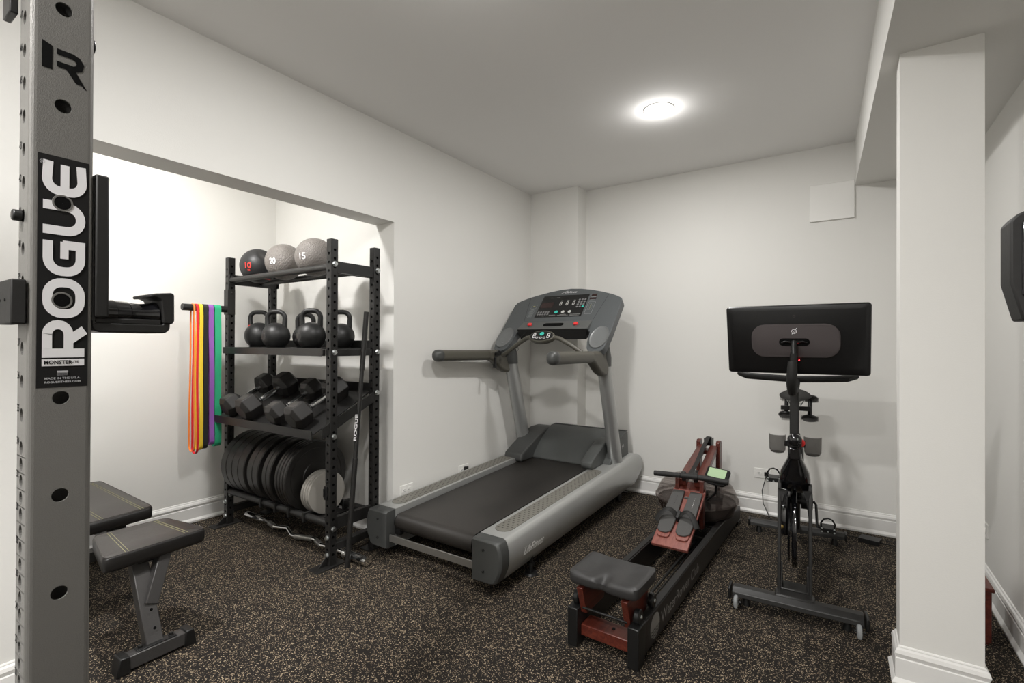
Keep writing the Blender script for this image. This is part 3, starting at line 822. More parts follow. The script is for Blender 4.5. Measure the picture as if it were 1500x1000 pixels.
# E
e_ = [(.042, H-h)]+arc(.020, H-h-.013, .0145, 90, 180, 6)+arc(.020, h+.013, .0145, 180, 270, 6)+[(.042, h)]
st_(at(lw*4+.004, e_)); st_(at(lw*4+.004, [(h, H/2), (.040, H/2)]), w=W*.9)
for hzz in hz:   # dark discs further down paint the shade inside the round holes
    pass
flat_poly(b, [(0, 0), (.0105, 0), (.0105, H), (0, H)], V((-1.0, .2690, 1.2630)), V((0, 0, 1)), LU, .0009)
obj('lettering', b, m_white, sk, world=True, smooth=False)
b = B()
for hzz in hz:
    b.lathe([(.0102, -.0020), (.0102, .0014), (.0125, .0014), (.0128, .0004)], (-1.0, yc, hzz), 'x', 24, caps=False)
obj('hole_rim', b, m_tower, sk, world=True)
b = B()
for hzz in hz: b.lathe([(.0102, .0011), (.0001, .0011)], (-1.0, yc, hzz), 'x', 24, caps=False)
obj('hole_shadow', b, m_dark, sk, world=True)
b = B()
text_add(b, 'MONSTER', V((-1.0, .2215, 1.2655)), (0, 1, 0), (0, 0, 1), .0062, .0330, offset=.03, lift=.0013)
text_add(b, 'LITE', V((-1.0, .2535, 1.2675)), (0, 1, 0), (0, 0, 1), .0034, .0085, offset=.02, lift=.0013)
obj('small_print_black', b, m_sticker, sk, world=True, smooth=False)
b = B()
flat_poly(b, [(0, 0), (.013, 0), (.013, .0070), (0, .0070)], V((-1.0, .2365, 1.2485)), (0, 1, 0), (0, 0, 1), .0009)
text_add(b, 'MADE IN THE U.S.A.', V((-1.0, .2225, 1.2425)), (0, 1, 0), (0, 0, 1), .0032, .0420, offset=.01, lift=.0009)
text_add(b, 'ROGUEFITNESS.COM', V((-1.0, .2225, 1.2368)), (0, 1, 0), (0, 0, 1), .0030, .0420, offset=.02, lift=.0009)
ribbon(b, arc(.2180, 1.5725, .0028, 0, 360, 16), .0005, V((-1.0, 0, 0)), (0, 1, 0), (0, 0, 1), .0009)
text_add(b, 'R', V((-1.0, .2167, 1.5710)), (0, 1, 0), (0, 0, 1), .0030, .0026, lift=.0009)
obj('small_print_white', b, mat('grey_print', (.45, .45, .46), .5), sk, world=True, smooth=False)
b = B()
for i in range(3): flat_poly(b, [(0 if i < 1 else .0, 0), (.013, 0), (.013, .0009), (0, .0009)], V((-1.0, .2365, 1.2490+i*.0020)), (0, 1, 0), (0, 0, 1), .0011)
obj('flag_stripes', b, m_sticker, sk, world=True, smooth=False)
b = B(); b.cyl((TX0+.044, TY0, num[41]), (TX0+.044, TY0-.012, num[41]), .0085, 20)
obj('hole_plug', b, m_blackp, pr, world=True, bev=.002)
b = B(); b.box((TX0-.02, TY0-.012, 1.805), (TX0+.022, TY0-.002, 1.86)); obj('upper_bracket', b, m_blackp, pr, world=True, bev=.002)
b = B(); b.cyl((TX0+.05, TY0+TW, 1.786), (TX0+.05, TY0+TW+.006, 1.786), .012, 20); obj('side_bolt', b, m_blackp, pr, world=True, bev=.002)
b = B().box((TX0-.04, TY0-.3, 0), (TX0+TW+.04, TY0+TW+.06, .01)); obj('foot_plate', b, m_tower, pr, world=True, bev=.002)
b = B(); b.box((TX0, TY0, 2.60), (TX0+TW, TY0+TW, 2.606)); b.box((TX0, TY0-1.2, 2.45), (TX0+TW, TY0, 2.526)); b.box((TX0, TY0-1.2-TW, .0), (TX0+TW, TY0-1.2, 2.6)); obj('rear_frame', b, m_tower, pr, world=True, bev=.004)

def jcup(name, label, ox, oy, rz=0):
    """hook cup mounted on a 3 inch tube whose near-right corner is at the local origin; the cup opens along +y"""
    t = thing(name, label, 'barbell hook', (ox, oy, 1.316), rz)
    x0, x1 = -.075, -.001; z = lambda v: v-1.316
    obj('back_pad', B().box((x0, .0025, z(1.340)), (x1, .0215, z(1.573))), m_rubber, t, bev=.003)
    obj('back_plate', B().box((x0+.004, .0005, z(1.335)), (x1-.004, .0045, z(1.565))), m_black, t)
    # bracket: flat bar bent to a J
    b = B(); pts = [(.0005, z(1.345)), (.0005, z(1.326)), (.0030, z(1.319)), (.010, z(1.316)), (.100, z(1.316))]+[(.100+.012*sin(R(a)), z(1.328)-.012*cos(R(a))) for a in (20, 45, 70, 90)]+[(.112, z(1.385)), (.104, z(1.385)), (.104, z(1.336)), (.100, z(1.331)), (.0045, z(1.331)), (.0045, z(1.345))]
    b.prism(pts, 'x', x0+.004, x1-.004); obj('bracket', b, m_black, t, bev=.002)
    b = B()
    prof = [(.0215, .0228), (.035, .0225), (.036, .0215), (.055, .0205), (.057, .0190), (.072, .0180), (.084, .0190), (.092, .0215), (.096, .0225)]
    rings = []
    for yy, rr in prof:
        cz = z(1.350)
        rings.append([V(((x0+x1)/2+rr*1.45*cos(2*pi*i/24), yy, cz+rr*sin(2*pi*i/24))) for i in range(24)])
    b.loft(rings); obj('cup_liner', b, m_blackg, t)
    obj('cup_base', B().box((x0+.006, .0045, z(1.3305)), (x1-.006, .099, z(1.340))), m_rubber, t, bev=.002)
    b = B(); b.prism([(.078, z(1.383)), (.088, z(1.386)), (.112, z(1.389)), (.116, z(1.386)), (.1165, z(1.338)), (.1125, z(1.332)), (.1000, z(1.334)), (.096, z(1.375)), (.088, z(1.379)), (.079, z(1.378))], 'x', x0-.002, x1+.002)
    obj('front_lip', b, m_rubber, t, bev=.002)
    b = B(); b.box((-.078, -.0945, z(1.326)), (.000, -.0775, z(1.392))); b.box((-.0815, -.09, z(1.335)), (-.0775, .02, z(1.385)))
    obj('rear_clamp', b, m_rubber, t, bev=.003)
    b = B()
    for zz in (1.362,):
        for xx in (-.060, -.03): b.cyl((xx, -.0945, z(zz)), (xx, -.0955, z(zz)), .0022, 10)
    obj('clamp_screw', b, m_dark, t)
    return t
jcup('barbell_hook', 'black barbell hook with rubber-lined cup clamped on the grey power rack upright', -1.0, TY0+TW)
# second upright lies just outside the frame on the right and carries the same hook
t2 = thing('rack_post', 'grey steel rack post beyond the right edge of the frame', 'power rack', (.330, 1.06, 0))
b = B(); holed_tube(b, .292, 1.022, TW, .0, ZS-.02, .008, {'-y': znar}, .0105); obj('upright', b, m_tower, t2, world=True, smooth=False)
t3 = thing('rack_bracket', 'black angular rack bracket cut off by the right edge of the picture', 'rack bracket', (.292, 1.06, 1.338))
b = B(); b.prism([(.214, 1.396), (.214, 1.488), (.222, 1.498), (.232, 1.503), (.2935, 1.503), (.2935, 1.338), (.2275, 1.338)], 'y', 1.032, 1.088)
obj('hook_plate', b, m_rubber, t3, world=True, bev=.003)
b = B(); b.prism([(.226, 1.375), (.226, 1.486), (.290, 1.486), (.290, 1.375)], 'y', 1.027, 1.0325); obj('side_panel', b, m_blackg, t3, world=True, bev=.002)

# ------------------------------------------------------------------ weight bench
wb = thing('weight_bench', 'adjustable weight bench with black stitched pads on a grey frame beside the power rack', 'weight bench', (-2.9, .9, 0))
def pad(corners, z0, z1, r, name, stitch):
    """quad corners (ccw) in plan, rounded"""
    c = [V(p) for p in corners]; pts = []
    n = len(c)
    for i in range(n):
        a, p, q = c[i-1], c[i], c[(i+1) % n]
        d1 = (a-p).normalized(); d2 = (q-p).normalized()
        A, Bq = p+d1*r, p+d2*r
        for k in range(7):
            f = k/6; pts.append(A*(1-f)**2+p*2*f*(1-f)+Bq*f*f)
    cen = sum(pts, V((0, 0)))/len(pts)
    def ring(k, z): return [V((cen.x+(p.x-cen.x)*k, cen.y+(p.y-cen.y)*k, z)) for p in pts]
    b = B(); b.loft([ring(.93, z0), ring(.99, z0+.006), ring(1, z0+.02), ring(1, z1-.012), ring(.985, z1-.004), ring(.95, z1), ring(.4, z1+.002)])
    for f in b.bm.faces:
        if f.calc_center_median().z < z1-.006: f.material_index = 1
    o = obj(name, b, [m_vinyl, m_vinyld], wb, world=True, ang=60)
    b = B()
    for p, q in stitch:
        p, q = V(p), V(q); dn = (q-p).normalized(); pn = V((-dn.y, dn.x))*.006; L = (q-p).length; k = int(L/.010)
        for s in (-1, 1):
            for i in range(k):
                a = p+dn*(L*i/k)+pn*s; e = p+dn*(L*(i+.75)/k)+pn*s
                b.cyl((a.x, a.y, z1+.0015), (e.x, e.y, z1+.0015), .0011, 6)
    obj('stitching', b, m_thread, o, world=True)
    # raised edge piping
    b = B(); b.tube([(p.x+(cen.x-p.x)*.03, p.y+(cen.y-p.y)*.03, z1-.002) for p in pts], .0028, 8, loop=True); obj('piping', b, m_vinyl, o, world=True)
pad([(-2.425, .715), (-2.452, 1.115), (-2.760, 1.065), (-2.765, .775)], .372, .437, .035, 'seat_pad', [((-2.535, .745), (-2.56, 1.085)), ((-2.70, .775), (-2.705, 1.055))][:0]+[((-2.44, .80), (-2.745, .83)), ((-2.465, 1.03), (-2.745, 1.01))])
pad([(-2.915, .785), (-2.960, 1.085), (-3.78, 1.10), (-3.78, .80)], .385, .450, .03, 'backrest_pad', [((-2.95, 1.03), (-3.74, 1.045)), ((-2.94, .86), (-3.74, .87))])
b = B()
b.tube([(-2.55, .90, .345), (-3.72, .95, .300)], .03, 4); obj('main_beam', b, m_bench, wb, world=True, bev=.003)
def sqbar(b, p, q, w, h, upv=(0, 0, 1)):
    p, q = V(p), V(q); d = (q-p).normalized(); a = d.cross(V(upv)).normalized(); u = a.cross(d)
    b.loft([[c+a*sx*w/2+u*sz*h/2 for sx, sz in ((-1, -1), (1, -1), (1, 1), (-1, 1))] for c in (p, q)]); return b
b = B(); sqbar(b, (-2.365, .868, .05), (-2.545, .868, .372), .062, .05, (1, 0, 0)); f_ = obj('front_post', b, m_bench, wb, world=True, bev=.004)
b = B(); sqbar(b, (-2.43, .875, .19), (-2.50, .955, .372), .05, .05, (1, 0, 0)); obj('post_arm', b, m_bench, wb, world=True, bev=.004)
b = B()
for zz, xx in ((.12, -2.377), (.185, -2.413)): b.lathe([(.006, 0), (.0001, 0)], (xx, .868, zz), 'x', 16, m=M.Rotation(-.5, 3, 'Y'), caps=False)
b.xform(M.Translation((.0255, 0, .0))); obj('post_hole', b, m_dark, f_, world=True)
b = B(); b.box((-2.372, .762, .010), (-2.318, .978, .062)); obj('front_foot', b, m_bench, wb, world=True, bev=.003)
for y0, y1 in ((.727, .775), (.965, 1.013)):
    b = B(); b.prism([(y0, .0), (y1, .0), (y1-(.004 if y0 < .8 else .012), .068), (y0+(.012 if y0 < .8 else .004), .068)], 'x', -2.379, -2.312); obj('end_cap', b, m_blackp, wb, world=True, bev=.004)
b = B(); b.box((-2.365, .80, .062), (-2.325, .940, .066))
for yy in (.815, .925): bolt(b, (-2.345, yy, .066), (0, 0, 1), .009, .010)
obj('mount_plate', b, m_blackp, wb, world=True, bev=.001)
b = B(); sqbar(b, (-3.60, .95, .30), (-3.70, .95, .05), .05, .05, (1, 0, 0)); obj('rear_post', b, m_bench, wb, world=True, bev=.003)
b = B().box((-3.74, .70, 0), (-3.66, 1.20, .06)); obj('rear_foot', b, m_bench, wb, world=True, bev=.003)
b = B()
b.box((-2.70, .86, .345), (-2.50, .96, .372)); b.box((-3.6, .90, .31), (-3.0, .98, .386)); obj('pad_bracket', b, m_blackp, wb, world=True, bev=.002)

# ------------------------------------------------------------------ treadmill
TC = -1.925
tm = thing('treadmill', 'large grey treadmill with black belt, long side handrails and an upright console facing the camera', 'treadmill', (TC, 3.1, 0))
W2 = lambda name, b, m, par=None, **k: obj(name, b, m, par or tm, world=True, **k)
zt = lambda y: .289+(y-2.067)*.0415
zb = lambda y: .068+(y-2.1)*.020
def railring(y, s, kt=1, kb=1, grow=0):
    T_, Bt = zt(y), zb(y); h = T_-Bt; cz = (T_+Bt)/2
    P = [(.327, 1), (.475, 1)]+[(.475+.038*sin(R(a))*1.0, 1-2*(a/180)*.0-(.5-.5*cos(R(a)))*1.70) for a in (25, 50, 75, 90, 110, 130, 150)]+[(.478, -.90), (.455, -1), (.327, -1)]
    return [V((TC+s*(x+(grow if x > .4 else 0)), y, cz+zz*h/2*(kt if zz > 0 else kb))) for x, zz in P]
for s in (-1, 1):
    rings = [railring(2.095, s), railring(2.3, s), railring(2.8, s), railring(3.3, s), railring(3.8, s), railring(4.02, s)]
    for f, kb in ((.3, .97), (.6, .86), (.85, .62), (1, .3)):
        rings.append(railring(4.02+.13*f, s, kt=1-.25*f*f, kb=kb))
    W2('side_rail', B().loft(rings), m_tmsil, ang=50)
    # front end cap
    b = B(); b.loft([[p+V((0, 0, .0)) for p in railring(2.020, s, .93, .95, -.012)], railring(2.032, s, 1, 1, 0), railring(2.094, s, 1.01, 1.01, .001)])
    cap = W2('end_cap', b, m_tmcap, bev=.003)
    b = B()
    for zz in (.235, .125): b.lathe([(.0065, .0), (.0065, .004), (.0002, .004)], (TC+s*.40, 2.0165, zz), 'y', 16, caps=False)
    obj('cap_screw', b, m_dark, cap, world=True)
    # tread pad with raised studs
    b = B(); ya, yb_ = 2.155, 3.44; cx = TC+s*.405; hw = .052
    outl = arc(0, 0, hw, 180, 360, 10); pts = [(x, ya+hw+y) for x, y in outl]+[(x, yb_-hw-y) for x, y in [(p[0], p[1]) for p in outl[::-1]]]
    pts = [(x, y) for x, y in pts]
    b.loft([[V((cx+x, y, zt(y)+k)) for x, y in pts] for k in (-.001, .0032)])
    for i in range(44):
        for j in range(3):
            yy = ya+.045+i*.0275; xx = cx+(-.030+.030*j)+(.015 if i % 2 else 0)-.007
            if abs(xx-cx) < .045:
                b.mi = 1; b.lathe([(.0064, .0), (.0002, .0006)], (xx, yy-.002, zt(yy)+.0030), 'z', 8, caps=False); b.mi = 0  # dark disc under each stud paints its shadow on the pad
                b.lathe([(.0058, .0), (.0050, .0026), (.0005, .0030)], (xx, yy+.001, zt(yy)+.0030), 'z', 8)
    W2('tread_pad', b, [m_tread, m_dark])
# belt
b = B(); bx0, bx1 = TC-.312, TC+.275
prof = []
cyr, rr = 2.128, .052
zc0 = zt(cyr)-.030-rr
for a in range(-90, 91, 10): prof.append((cyr-rr*cos(R(a)), zc0+rr*sin(R(a))))
prof += [(2.4, zt(2.4)-.030), (3.0, zt(3.0)-.030), (3.70, zt(3.70)-.030)]
top = prof; inner = [(p[0], p[1]-.004) for p in prof[::-1]]
rings = []
ringL = [V((bx0, y, z)) for y, z in prof]; ringR = [V((bx1, y, z)) for y, z in prof]
b.loft([ringL, ringR], closed=False)
ringL2 = [V((bx0, y+.003, z-.003)) for y, z in prof]; ringR2 = [V((bx1, y+.003, z-.003)) for y, z in prof]
b.loft([ringL, ringL2], closed=False); b.loft([ringR, ringR2], closed=False); b.loft([ringL2, ringR2], closed=False)
W2('running_belt', b, m_belt, ang=40)
b = B(); b.cyl((bx0-.012, cyr, zc0), (bx1+.025, cyr, zc0), rr-.005, 28); b.cyl((bx0-.016, cyr, zc0), (bx1+.05, cyr, zc0), .012, 12); W2('roller', b, m_blackp)
b = B(); b.box((TC-.327, 2.16, .13), (TC+.327, 3.9, .17)); b.prism([(2.19, zt(2.19)-.090), (3.8, zt(3.8)-.090), (3.8, zt(3.8)-.062), (2.19, zt(2.19)-.062)], 'x', TC-.327, TC+.327); W2('deck', b, m_blackp)
b = B(); b.box((TC-.318, 2.038, .112), (TC+.318, 2.046, .152)); W2('rear_crossbar', b, m_steel, bev=.001)
b = B()
for s in (-1, 1): b.box((TC+s*.30-.02, 2.085, .14), (TC+s*.30+.02, 2.12, .20))
W2('roller_bracket', b, m_blackp, bev=.003)
# motor hood
b = B(); hp = [(3.60, .330), (3.62, .365), (3.72, .455), (3.84, .530), (3.93, .562), (3.985, .566), (4.0, .555), (4.02, .30), (3.62, .30)]
b.prism(hp, 'x', TC-.275, TC+.435); 
W2('motor_hood', b, m_tmgrey, bev=.008, seg=3)
b = B(); sh = [(3.42, .352), (3.43, .385), (3.52, .43), (3.70, .505), (3.84, .545), (3.97, .548), (4.0, .54), (4.02, .32), (3.42, .32)]
b.prism([(y, z-.0) for y, z in sh], 'x', TC-.440, TC-.262); W2('hood_shoulder', b, m_tmcap, bev=.014, seg=3)
b = B(); b.prism([(3.40, .372), (3.405, .405), (3.50, .455), (3.68, .525), (3.80, .53), (3.80, .35), (3.42, .35)], 'x', TC+.280, TC+.375); W2('hood_shoulder', b, m_tmgrey, bev=.010, seg=3)
b = B(); b.box((TC-.262, 3.975, .565), (TC+.43, 4.004, .571)); W2('hood_rim', b, m_tmcap, bev=.002)
b = B(); text_add(b, '9', V((TC+.4355, 3.865, .44)), (0, 1, 0), (0, 0, 1), .03, .018, shear=.2); text_add(b, 's', V((TC+.4355, 3.89, .452)), (0, 1, 0), (0, 0, 1), .018, .012, shear=.2); W2('model_mark', b, m_white, smooth=False)
# uprights
for s in (-1, 1):
    x = TC+s*.428
    path = [(x, 3.742+.012, .30), (x, 3.742, .345), (x, 3.63, .72), (x, 3.515, 1.085), (x, 3.44, 1.31)]
    b = B(); rings = []
    for i, p in enumerate(path):
        p = V(p); k = 1 if i > 1 else 1.06
        rings.append([p+V((s*0+.048*k*cos(2*pi*j/28), .072*k*sin(2*pi*j/28), 0)) for j in range(28)])
    b.loft(rings); u_ = W2('console_post', b, m_post)
    b = B(); rings = []
    for p in ((x, 3.739, .360), (x, 3.725, .405)):
        p = V(p); rings.append([p+V((.0495*cos(2*pi*j/28), .0735*sin(2*pi*j/28), 0)) for j in range(28)])
    b.loft(rings); obj('post_collar', b, m_tmcap, u_, world=True)
# console (local frame: u across, s up the slope, n outward)
P0 = V((TC, 3.32, 1.25)); sd = V((0, .38, .42)).normalized(); ud = V((1, 0, 0)); nd = ud.cross(sd)
cp = lambda u, s, n=0: P0+ud*u+sd*s+nd*n
outline = [(-.36, .030), (-.345, .085), (-.335, .20), (.335, .20), (.345, .085), (.36, .030)]+arc(.425, .055, .072, 200, 360, 6)+[(.505, .20), (.505, .53)]+[(.492, .565), (.455, .590), (.40, .618), (.30, .655), (.2, .685), (.10, .706), (0, .715), (-.10, .706), (-.2, .685), (-.30, .655), (-.40, .618), (-.455, .590), (-.492, .565), (-.505, .53), (-.505, .20)]+[(-p[0], p[1]) for p in arc(.425, .055, .072, 200, 360, 6)[::-1]]
def slab(pts, n0, n1, shrink=.985):
    c = (sum(p[0] for p in pts)/len(pts), sum(p[1] for p in pts)/len(pts))
    b = B(); b.loft([[cp(x, y, n0) for x, y in pts], [cp(x, y, n1-.004) for x, y in pts], [cp(c[0]+(x-c[0])*shrink, c[1]+(y-c[1])*shrink, n1) for x, y in pts]]); return b
con = W2('console', slab(outline, -.060, 0, .992), m_console, bev=.004)
# thicker back housing
obj('back_housing', slab([(-.33, .24), (.33, .24), (.42, .50), (.3, .62), (0, .67), (-.3, .62), (-.42, .50)], -.10, -.055), m_console, con, world=True, bev=.01)
# lower ledge standing proud + underside
b = B()
led = [(-.322, .20), (.322, .20), (.316, .315), (-.316, .315)]
b.loft([[cp(x, y, -.03) for x, y in led], [cp(x, y, .034 if y < .25 else .003) for x, y in led], ])
obj('lower_ledge', b, m_console2, con, world=True, bev=.004)
b = B(); b.loft([[cp(-.315, .196, -.05), cp(.315, .196, -.05), cp(.325, .20, .034), cp(-.325, .20, .034)], [cp(-.30, .155, -.045), cp(.30, .155, -.045), cp(.31, .185, .010), cp(-.31, .185, .010)]])
obj('underside', b, m_blackp, con, world=True, bev=.004)
nl = lambda y: .003+(.315-y)/.115*.031   # height of the ledge surface
def onl(x, y, e=0): return cp(x, y, nl(y)+e)
def plate_on(pts, e0, e1, f=onl):
    return B().loft([[f(x, y, e0) for x, y in pts], [f(x, y, e1) for x, y in pts]])
obj('accessory_slot', plate_on(rrect(.185, .046, .022, 6, cx=-.005, cy=.262), -.004, .0008), m_dark, con, world=True)
for cx_ in (-.225, .200):
    r_ = obj('button_socket', plate_on([(cx_+.034*cos(a*pi/12), .262+.026*sin(a*pi/12)) for a in range(24)], -.002, .0012), m_console, con, world=True)
    b = B().loft([[onl(cx_+.019*k*cos(a*pi/10), .262+.019*k*sin(a*pi/10), e) for a in range(20)] for k, e in ((1, 0), (1, .012), (.8, .016))]); obj('stop_button', b, m_red, r_, world=True)
fl = lambda x, y, e=0: cp(x, y, e)
disp = obj('display_panel', plate_on([(-.235, .368), (.200, .368), (.200, .628), (-.235, .628)], -.001, .0015, fl), m_blackp, con, world=True)
obj('readout_window', plate_on([(-.222, .48), (-.105, .48), (-.105, .545), (-.222, .545)], .001, .0022, fl), m_dimlcd, disp, world=True)
bw = B(); bt = B(); bg = B()
def disc(b, x, y, r, e=.0025): b.loft([[cp(x+r*cos(a*pi/8), y+r*sin(a*pi/8), k) for a in range(16)] for k in (.001, e)])
for i in range(5):
    for j in range(2): disc(bg, -.215+i*.024, .428-j*.026, .0095)
for i in range(3):
    for j in range(4):
        disc(bt if (i == 2 and j == 3) else bg, .128+i*.026, .565-j*.028, .0095)
disc(bt, -.045, .425, .016)
for x in (.018, .080): disc(bw, x, .425, .015)
for x in (-.035, .025, .085):
    ribbon(bw, rrect(.016, .040, .008, 4, cx=x, cy=.525), .005, P0, ud, sd, .0028, True)
    ribbon(bw, [(x-.008, .525), (x+.008, .525)], .004, P0, ud, sd, .0028); ribbon(bw, [(x-.009, .56), (x+.009, .56)], .003, P0, ud, sd, .0028)
for (a_, c_) in (((-.155, .600), (-.13, .600)), ((-.10, .600), (-.07, .600)), ((-.10, .388), (-.04, .388)), ((-.02, .384), (.08, .384)), ((.09, .392), (.19, .392)), ((.09, .381), (.18, .381)), ((-.17, .382), (-.12, .382)), ((0, .393), (.06, .393))):
    ribbon(bw, [a_, c_], .0022, P0, ud, sd, .0028)
obj('keypad', bg, m_btn, disp, world=True); obj('start_button', bt, m_teal, disp, world=True); obj('white_keys', bw, mat('key_white', (.5, .5, .48), .5), disp, world=True)
for q in ([(.222, .600), (.268, .600), (.268, .627), (.222, .627)], [(.215, .563), (.272, .563), (.272, .583), (.215, .583)]):
    obj('indicator_window', plate_on(q, -.001, .0012, fl), m_dimlcd, con, world=True)
b = B(); ribbon(b, rrect(.062, .140, .006, 3, cx=.250, cy=.462), .0020, P0, ud, sd, .0012, True)
for x in (.235, .25, .265):
    for k in range(6): ribbon(b, [(x-.004, .51-k*.014), (x+.003, .51-k*.014)], .0018, P0, ud, sd, .0012)
ribbon(b, [(.225, .59), (.265, .59)], .003, P0, ud, sd, .0012); ribbon(b, [(.222, .555), (.265, .555)], .002, P0, ud, sd, .0012)
for k in range(4): ribbon(b, rrect(.048, .020, .006, 3, cx=-.290, cy=.385+k*.026), .0016, P0, ud, sd, .0012, True); ribbon(b, [(-.305, .385+k*.026), (-.275, .385+k*.026)], .004, P0, ud, sd, .0012)
ribbon(b, rrect(.052, .045, .005, 3, cx=-.290, cy=.50), .0016, P0, ud, sd, .0012, True)
obj('instruction_print', b, mat('print_pale', (.32, .34, .34), .5), con, world=True, smooth=False)
b = B(); ribbon(b, [(-.30, .505), (-.28, .505)], .012, P0, ud, sd, .0012); 
for k in range(4): ribbon(b, [(.247, .50-k*.018), (.252, .50-k*.018)], .008, P0, ud, sd, .0014)
obj('diagram_print', b, m_yellowlab, con, world=True, smooth=False)
b = B(); text_add(b, 'LifeFitness', cp(-.045, .655, 0), ud, sd, .022, .115, shear=.4, offset=.01, lift=.0012); ribbon(b, [(-.075, .650), (-.052, .668), (-.02, .683)], .0035, P0, ud, sd, .0012)
obj('brand_lettering', b, m_white, con, world=True, smooth=False)
for s in (-1, 1):
    b = B(); ring = lambda rx, ry, n: [cp(s*.428+rx*cos(2*pi*a/32), .135+ry*sin(2*pi*a/32), n) for a in range(32)]
    b.loft([ring(.074, .112, .000), ring(.074, .112, .007), ring(.071, .109, .010), ring(.068, .105, .008), ring(.058, .090, .003), ring(.03, .05, .0015), ring(.002, .004, .0015)])
    obj('cup_holder', b, m_cup, con, world=True, ang=50)
    b = B(); ribbon(b, [(s*.318, .32), (s*.372, .62)], .0018, P0, ud, sd, .0009); obj('panel_seam', b, m_dark, con, world=True)
    # mounting collar under the console
    b = B(); b.loft([[V((TC+s*.428+kx*cos(2*pi*j/28), y+ky*sin(2*pi*j/28), z)) for j in range(28)] for kx, ky, y, z in ((.052, .078, 3.500, 1.13), (.062, .090, 3.475, 1.20), (.058, .060, 3.462, 1.275), (.05, .045, 3.475, 1.30))])
    obj('console_neck', b, m_tmcap, con, world=True)
    # mount (bracket carrying the handrail)
    b = B(); pr_ = [(3.18, 1.245), (3.42, 1.252), (3.475, 1.235), (3.49, 1.16), (3.49, 1.09), (3.46, 1.058), (3.41, 1.06), (3.34, 1.085), (3.28, 1.125), (3.24, 1.155), (3.18, 1.170)]
    xo = TC+s*.442; b.prism(pr_, 'x', xo-.036, xo+.036)
    mt = W2('handrail_mount', b, m_handle, bev=.022, seg=4)
    # handrail
    A, Z = V((TC+s*.446, 3.205, 1.208)), V((TC+s*.470, 2.625, 1.212))
    d_ = (Z-A).normalized(); a_ = d_.cross(V((0, 0, 1))).normalized()
    b = B(); sec = rrect(.072, .082, .030, 5)
    b.loft([[c+a_*x+V((0, 0, y)) for x, y in sec] for c in (A, Z)]); hr_ = W2('handrail', b, m_handle)
    b = B(); b.loft([[Z+d_*t+a_*x*k+V((0, 0, y*k)) for x, y in rrect(.076, .086, .034, 5)] for t, k in ((-.03, .97), (-.028, 1), (0, 1), (.018, .93), (.03, .76), (.038, .5), (.041, .2))])
    obj('end_knob', b, m_tmcap, hr_, world=True, ang=60)
# centre control on its bar
cpad = V((TC+.035, 3.235, 1.355))
b = B()
b.tube([(TC-.375, 3.30, 1.205), (TC-.33, 3.29, 1.225), (TC-.20, 3.265, 1.300), (TC-.11, 3.25, 1.345), (TC-.04, 3.24, 1.355), (TC+.10, 3.24, 1.355), (TC+.18, 3.25, 1.340), (TC+.27, 3.265, 1.290), (TC+.36, 3.29, 1.225), (TC+.39, 3.30, 1.205)], .0165, 16)
bar = W2('control_bar', b, m_handle)
cu_ = V((1, 0, 0)); cs_ = V((0, .62, .78)).normalized(); cn_ = cu_.cross(cs_)
def ell(rx, ry, n, off=0): return [cpad+cu_*(rx*cos(2*pi*a/36))+cs_*(ry*sin(2*pi*a/36)+off)+cn_*n for a in range(36)]
b = B().loft([ell(.06, .03, -.045), ell(.108, .054, -.025), ell(.112, .058, 0), ell(.104, .053, .010)]); cpod = obj('control_pod', b, m_handle, bar, world=True, ang=60)
b = B().loft([ell(.100, .046, .009), ell(.098, .044, .0125)]); obj('pod_face', b, m_blackp, bar, world=True)
b = B()
for x in (-.062, .062):
    ribbon(b, rrect(.018, .044, .009, 4, cx=x), .006, cpad, cu_, cs_, .0135, True); ribbon(b, [(x-.008, 0), (x+.008, 0)], .005, cpad, cu_, cs_, .0135)
for x in (-.032, 0, .032): ribbon(b, rrect(.020, .013, .006, 3, cx=x, cy=-.020), .004, cpad, cu_, cs_, .0135, True)
obj('pod_keys', b, m_white, bar, world=True)
b = B().loft([[cpad+cu_*(.018*cos(a*pi/10))+cs_*(.018+.017*sin(a*pi/10))+cn_*n for a in range(20)] for n in (.012, .0150)]); obj('pod_start_button', b, m_teal, bar, world=True)
b = B(); b.tube([(TC-.395, 3.24, 1.215), (TC-.36, 3.235, 1.225)], .022, 16); b.box((TC-.39, 3.195, 1.12), (TC-.372, 3.21, 1.19)); b.box((TC-.395, 3.19, 1.105), (TC-.37, 3.212, 1.135)); W2('safety_clip', b, m_blackp, bev=.002)
b = B(); q = onl(-.225, .262, .016); b.tube([q, q+V((0, -.01, -.05)), (TC-.235, 3.30, 1.33), (TC-.24, 3.28, 1.27), (TC-.22, 3.27, 1.235), (TC-.205, 3.275, 1.25), (TC-.215, 3.28, 1.29)], .0018, 6); W2('safety_cord', b, m_blackp)
# brand on the side rail (raised script)
b = B(); xs_ = TC+.5135
def onrail(p):
    T_, Bt = zt(p.y), zb(p.y); f = (p.z-Bt)/(T_-Bt); zz = 2*f-1
    a = math.acos(max(-1, min(1, 1-(1-zz)/1.70*2*.5*1.0*1))) if zz <= 1 else 0
    a = math.acos(max(-1, min(1, 2*(1-(1-zz)/1.70)-1))) if zz > -.7 else R(150)
    return V((TC+.475+.038*sin(a)+.0008, p.y, p.z))
text_add(b, 'LifeFitness', V((TC+.51, 2.235, .158)), (0, 1, .020), (0, 0, 1), .045, .215, shear=.5, offset=.025, fn=onrail)
ribbon_pts = [(2.190, .120), (2.215, .150), (2.245, .165)]
text_add(b, '/', V((TC+.51, 2.190, .115)), (0, 1, .020), (0, 0, 1), .085, .055, shear=.6, fn=onrail)
W2('brand_script', b, mat('script_white', (.92, .92, .9), .4), smooth=False)
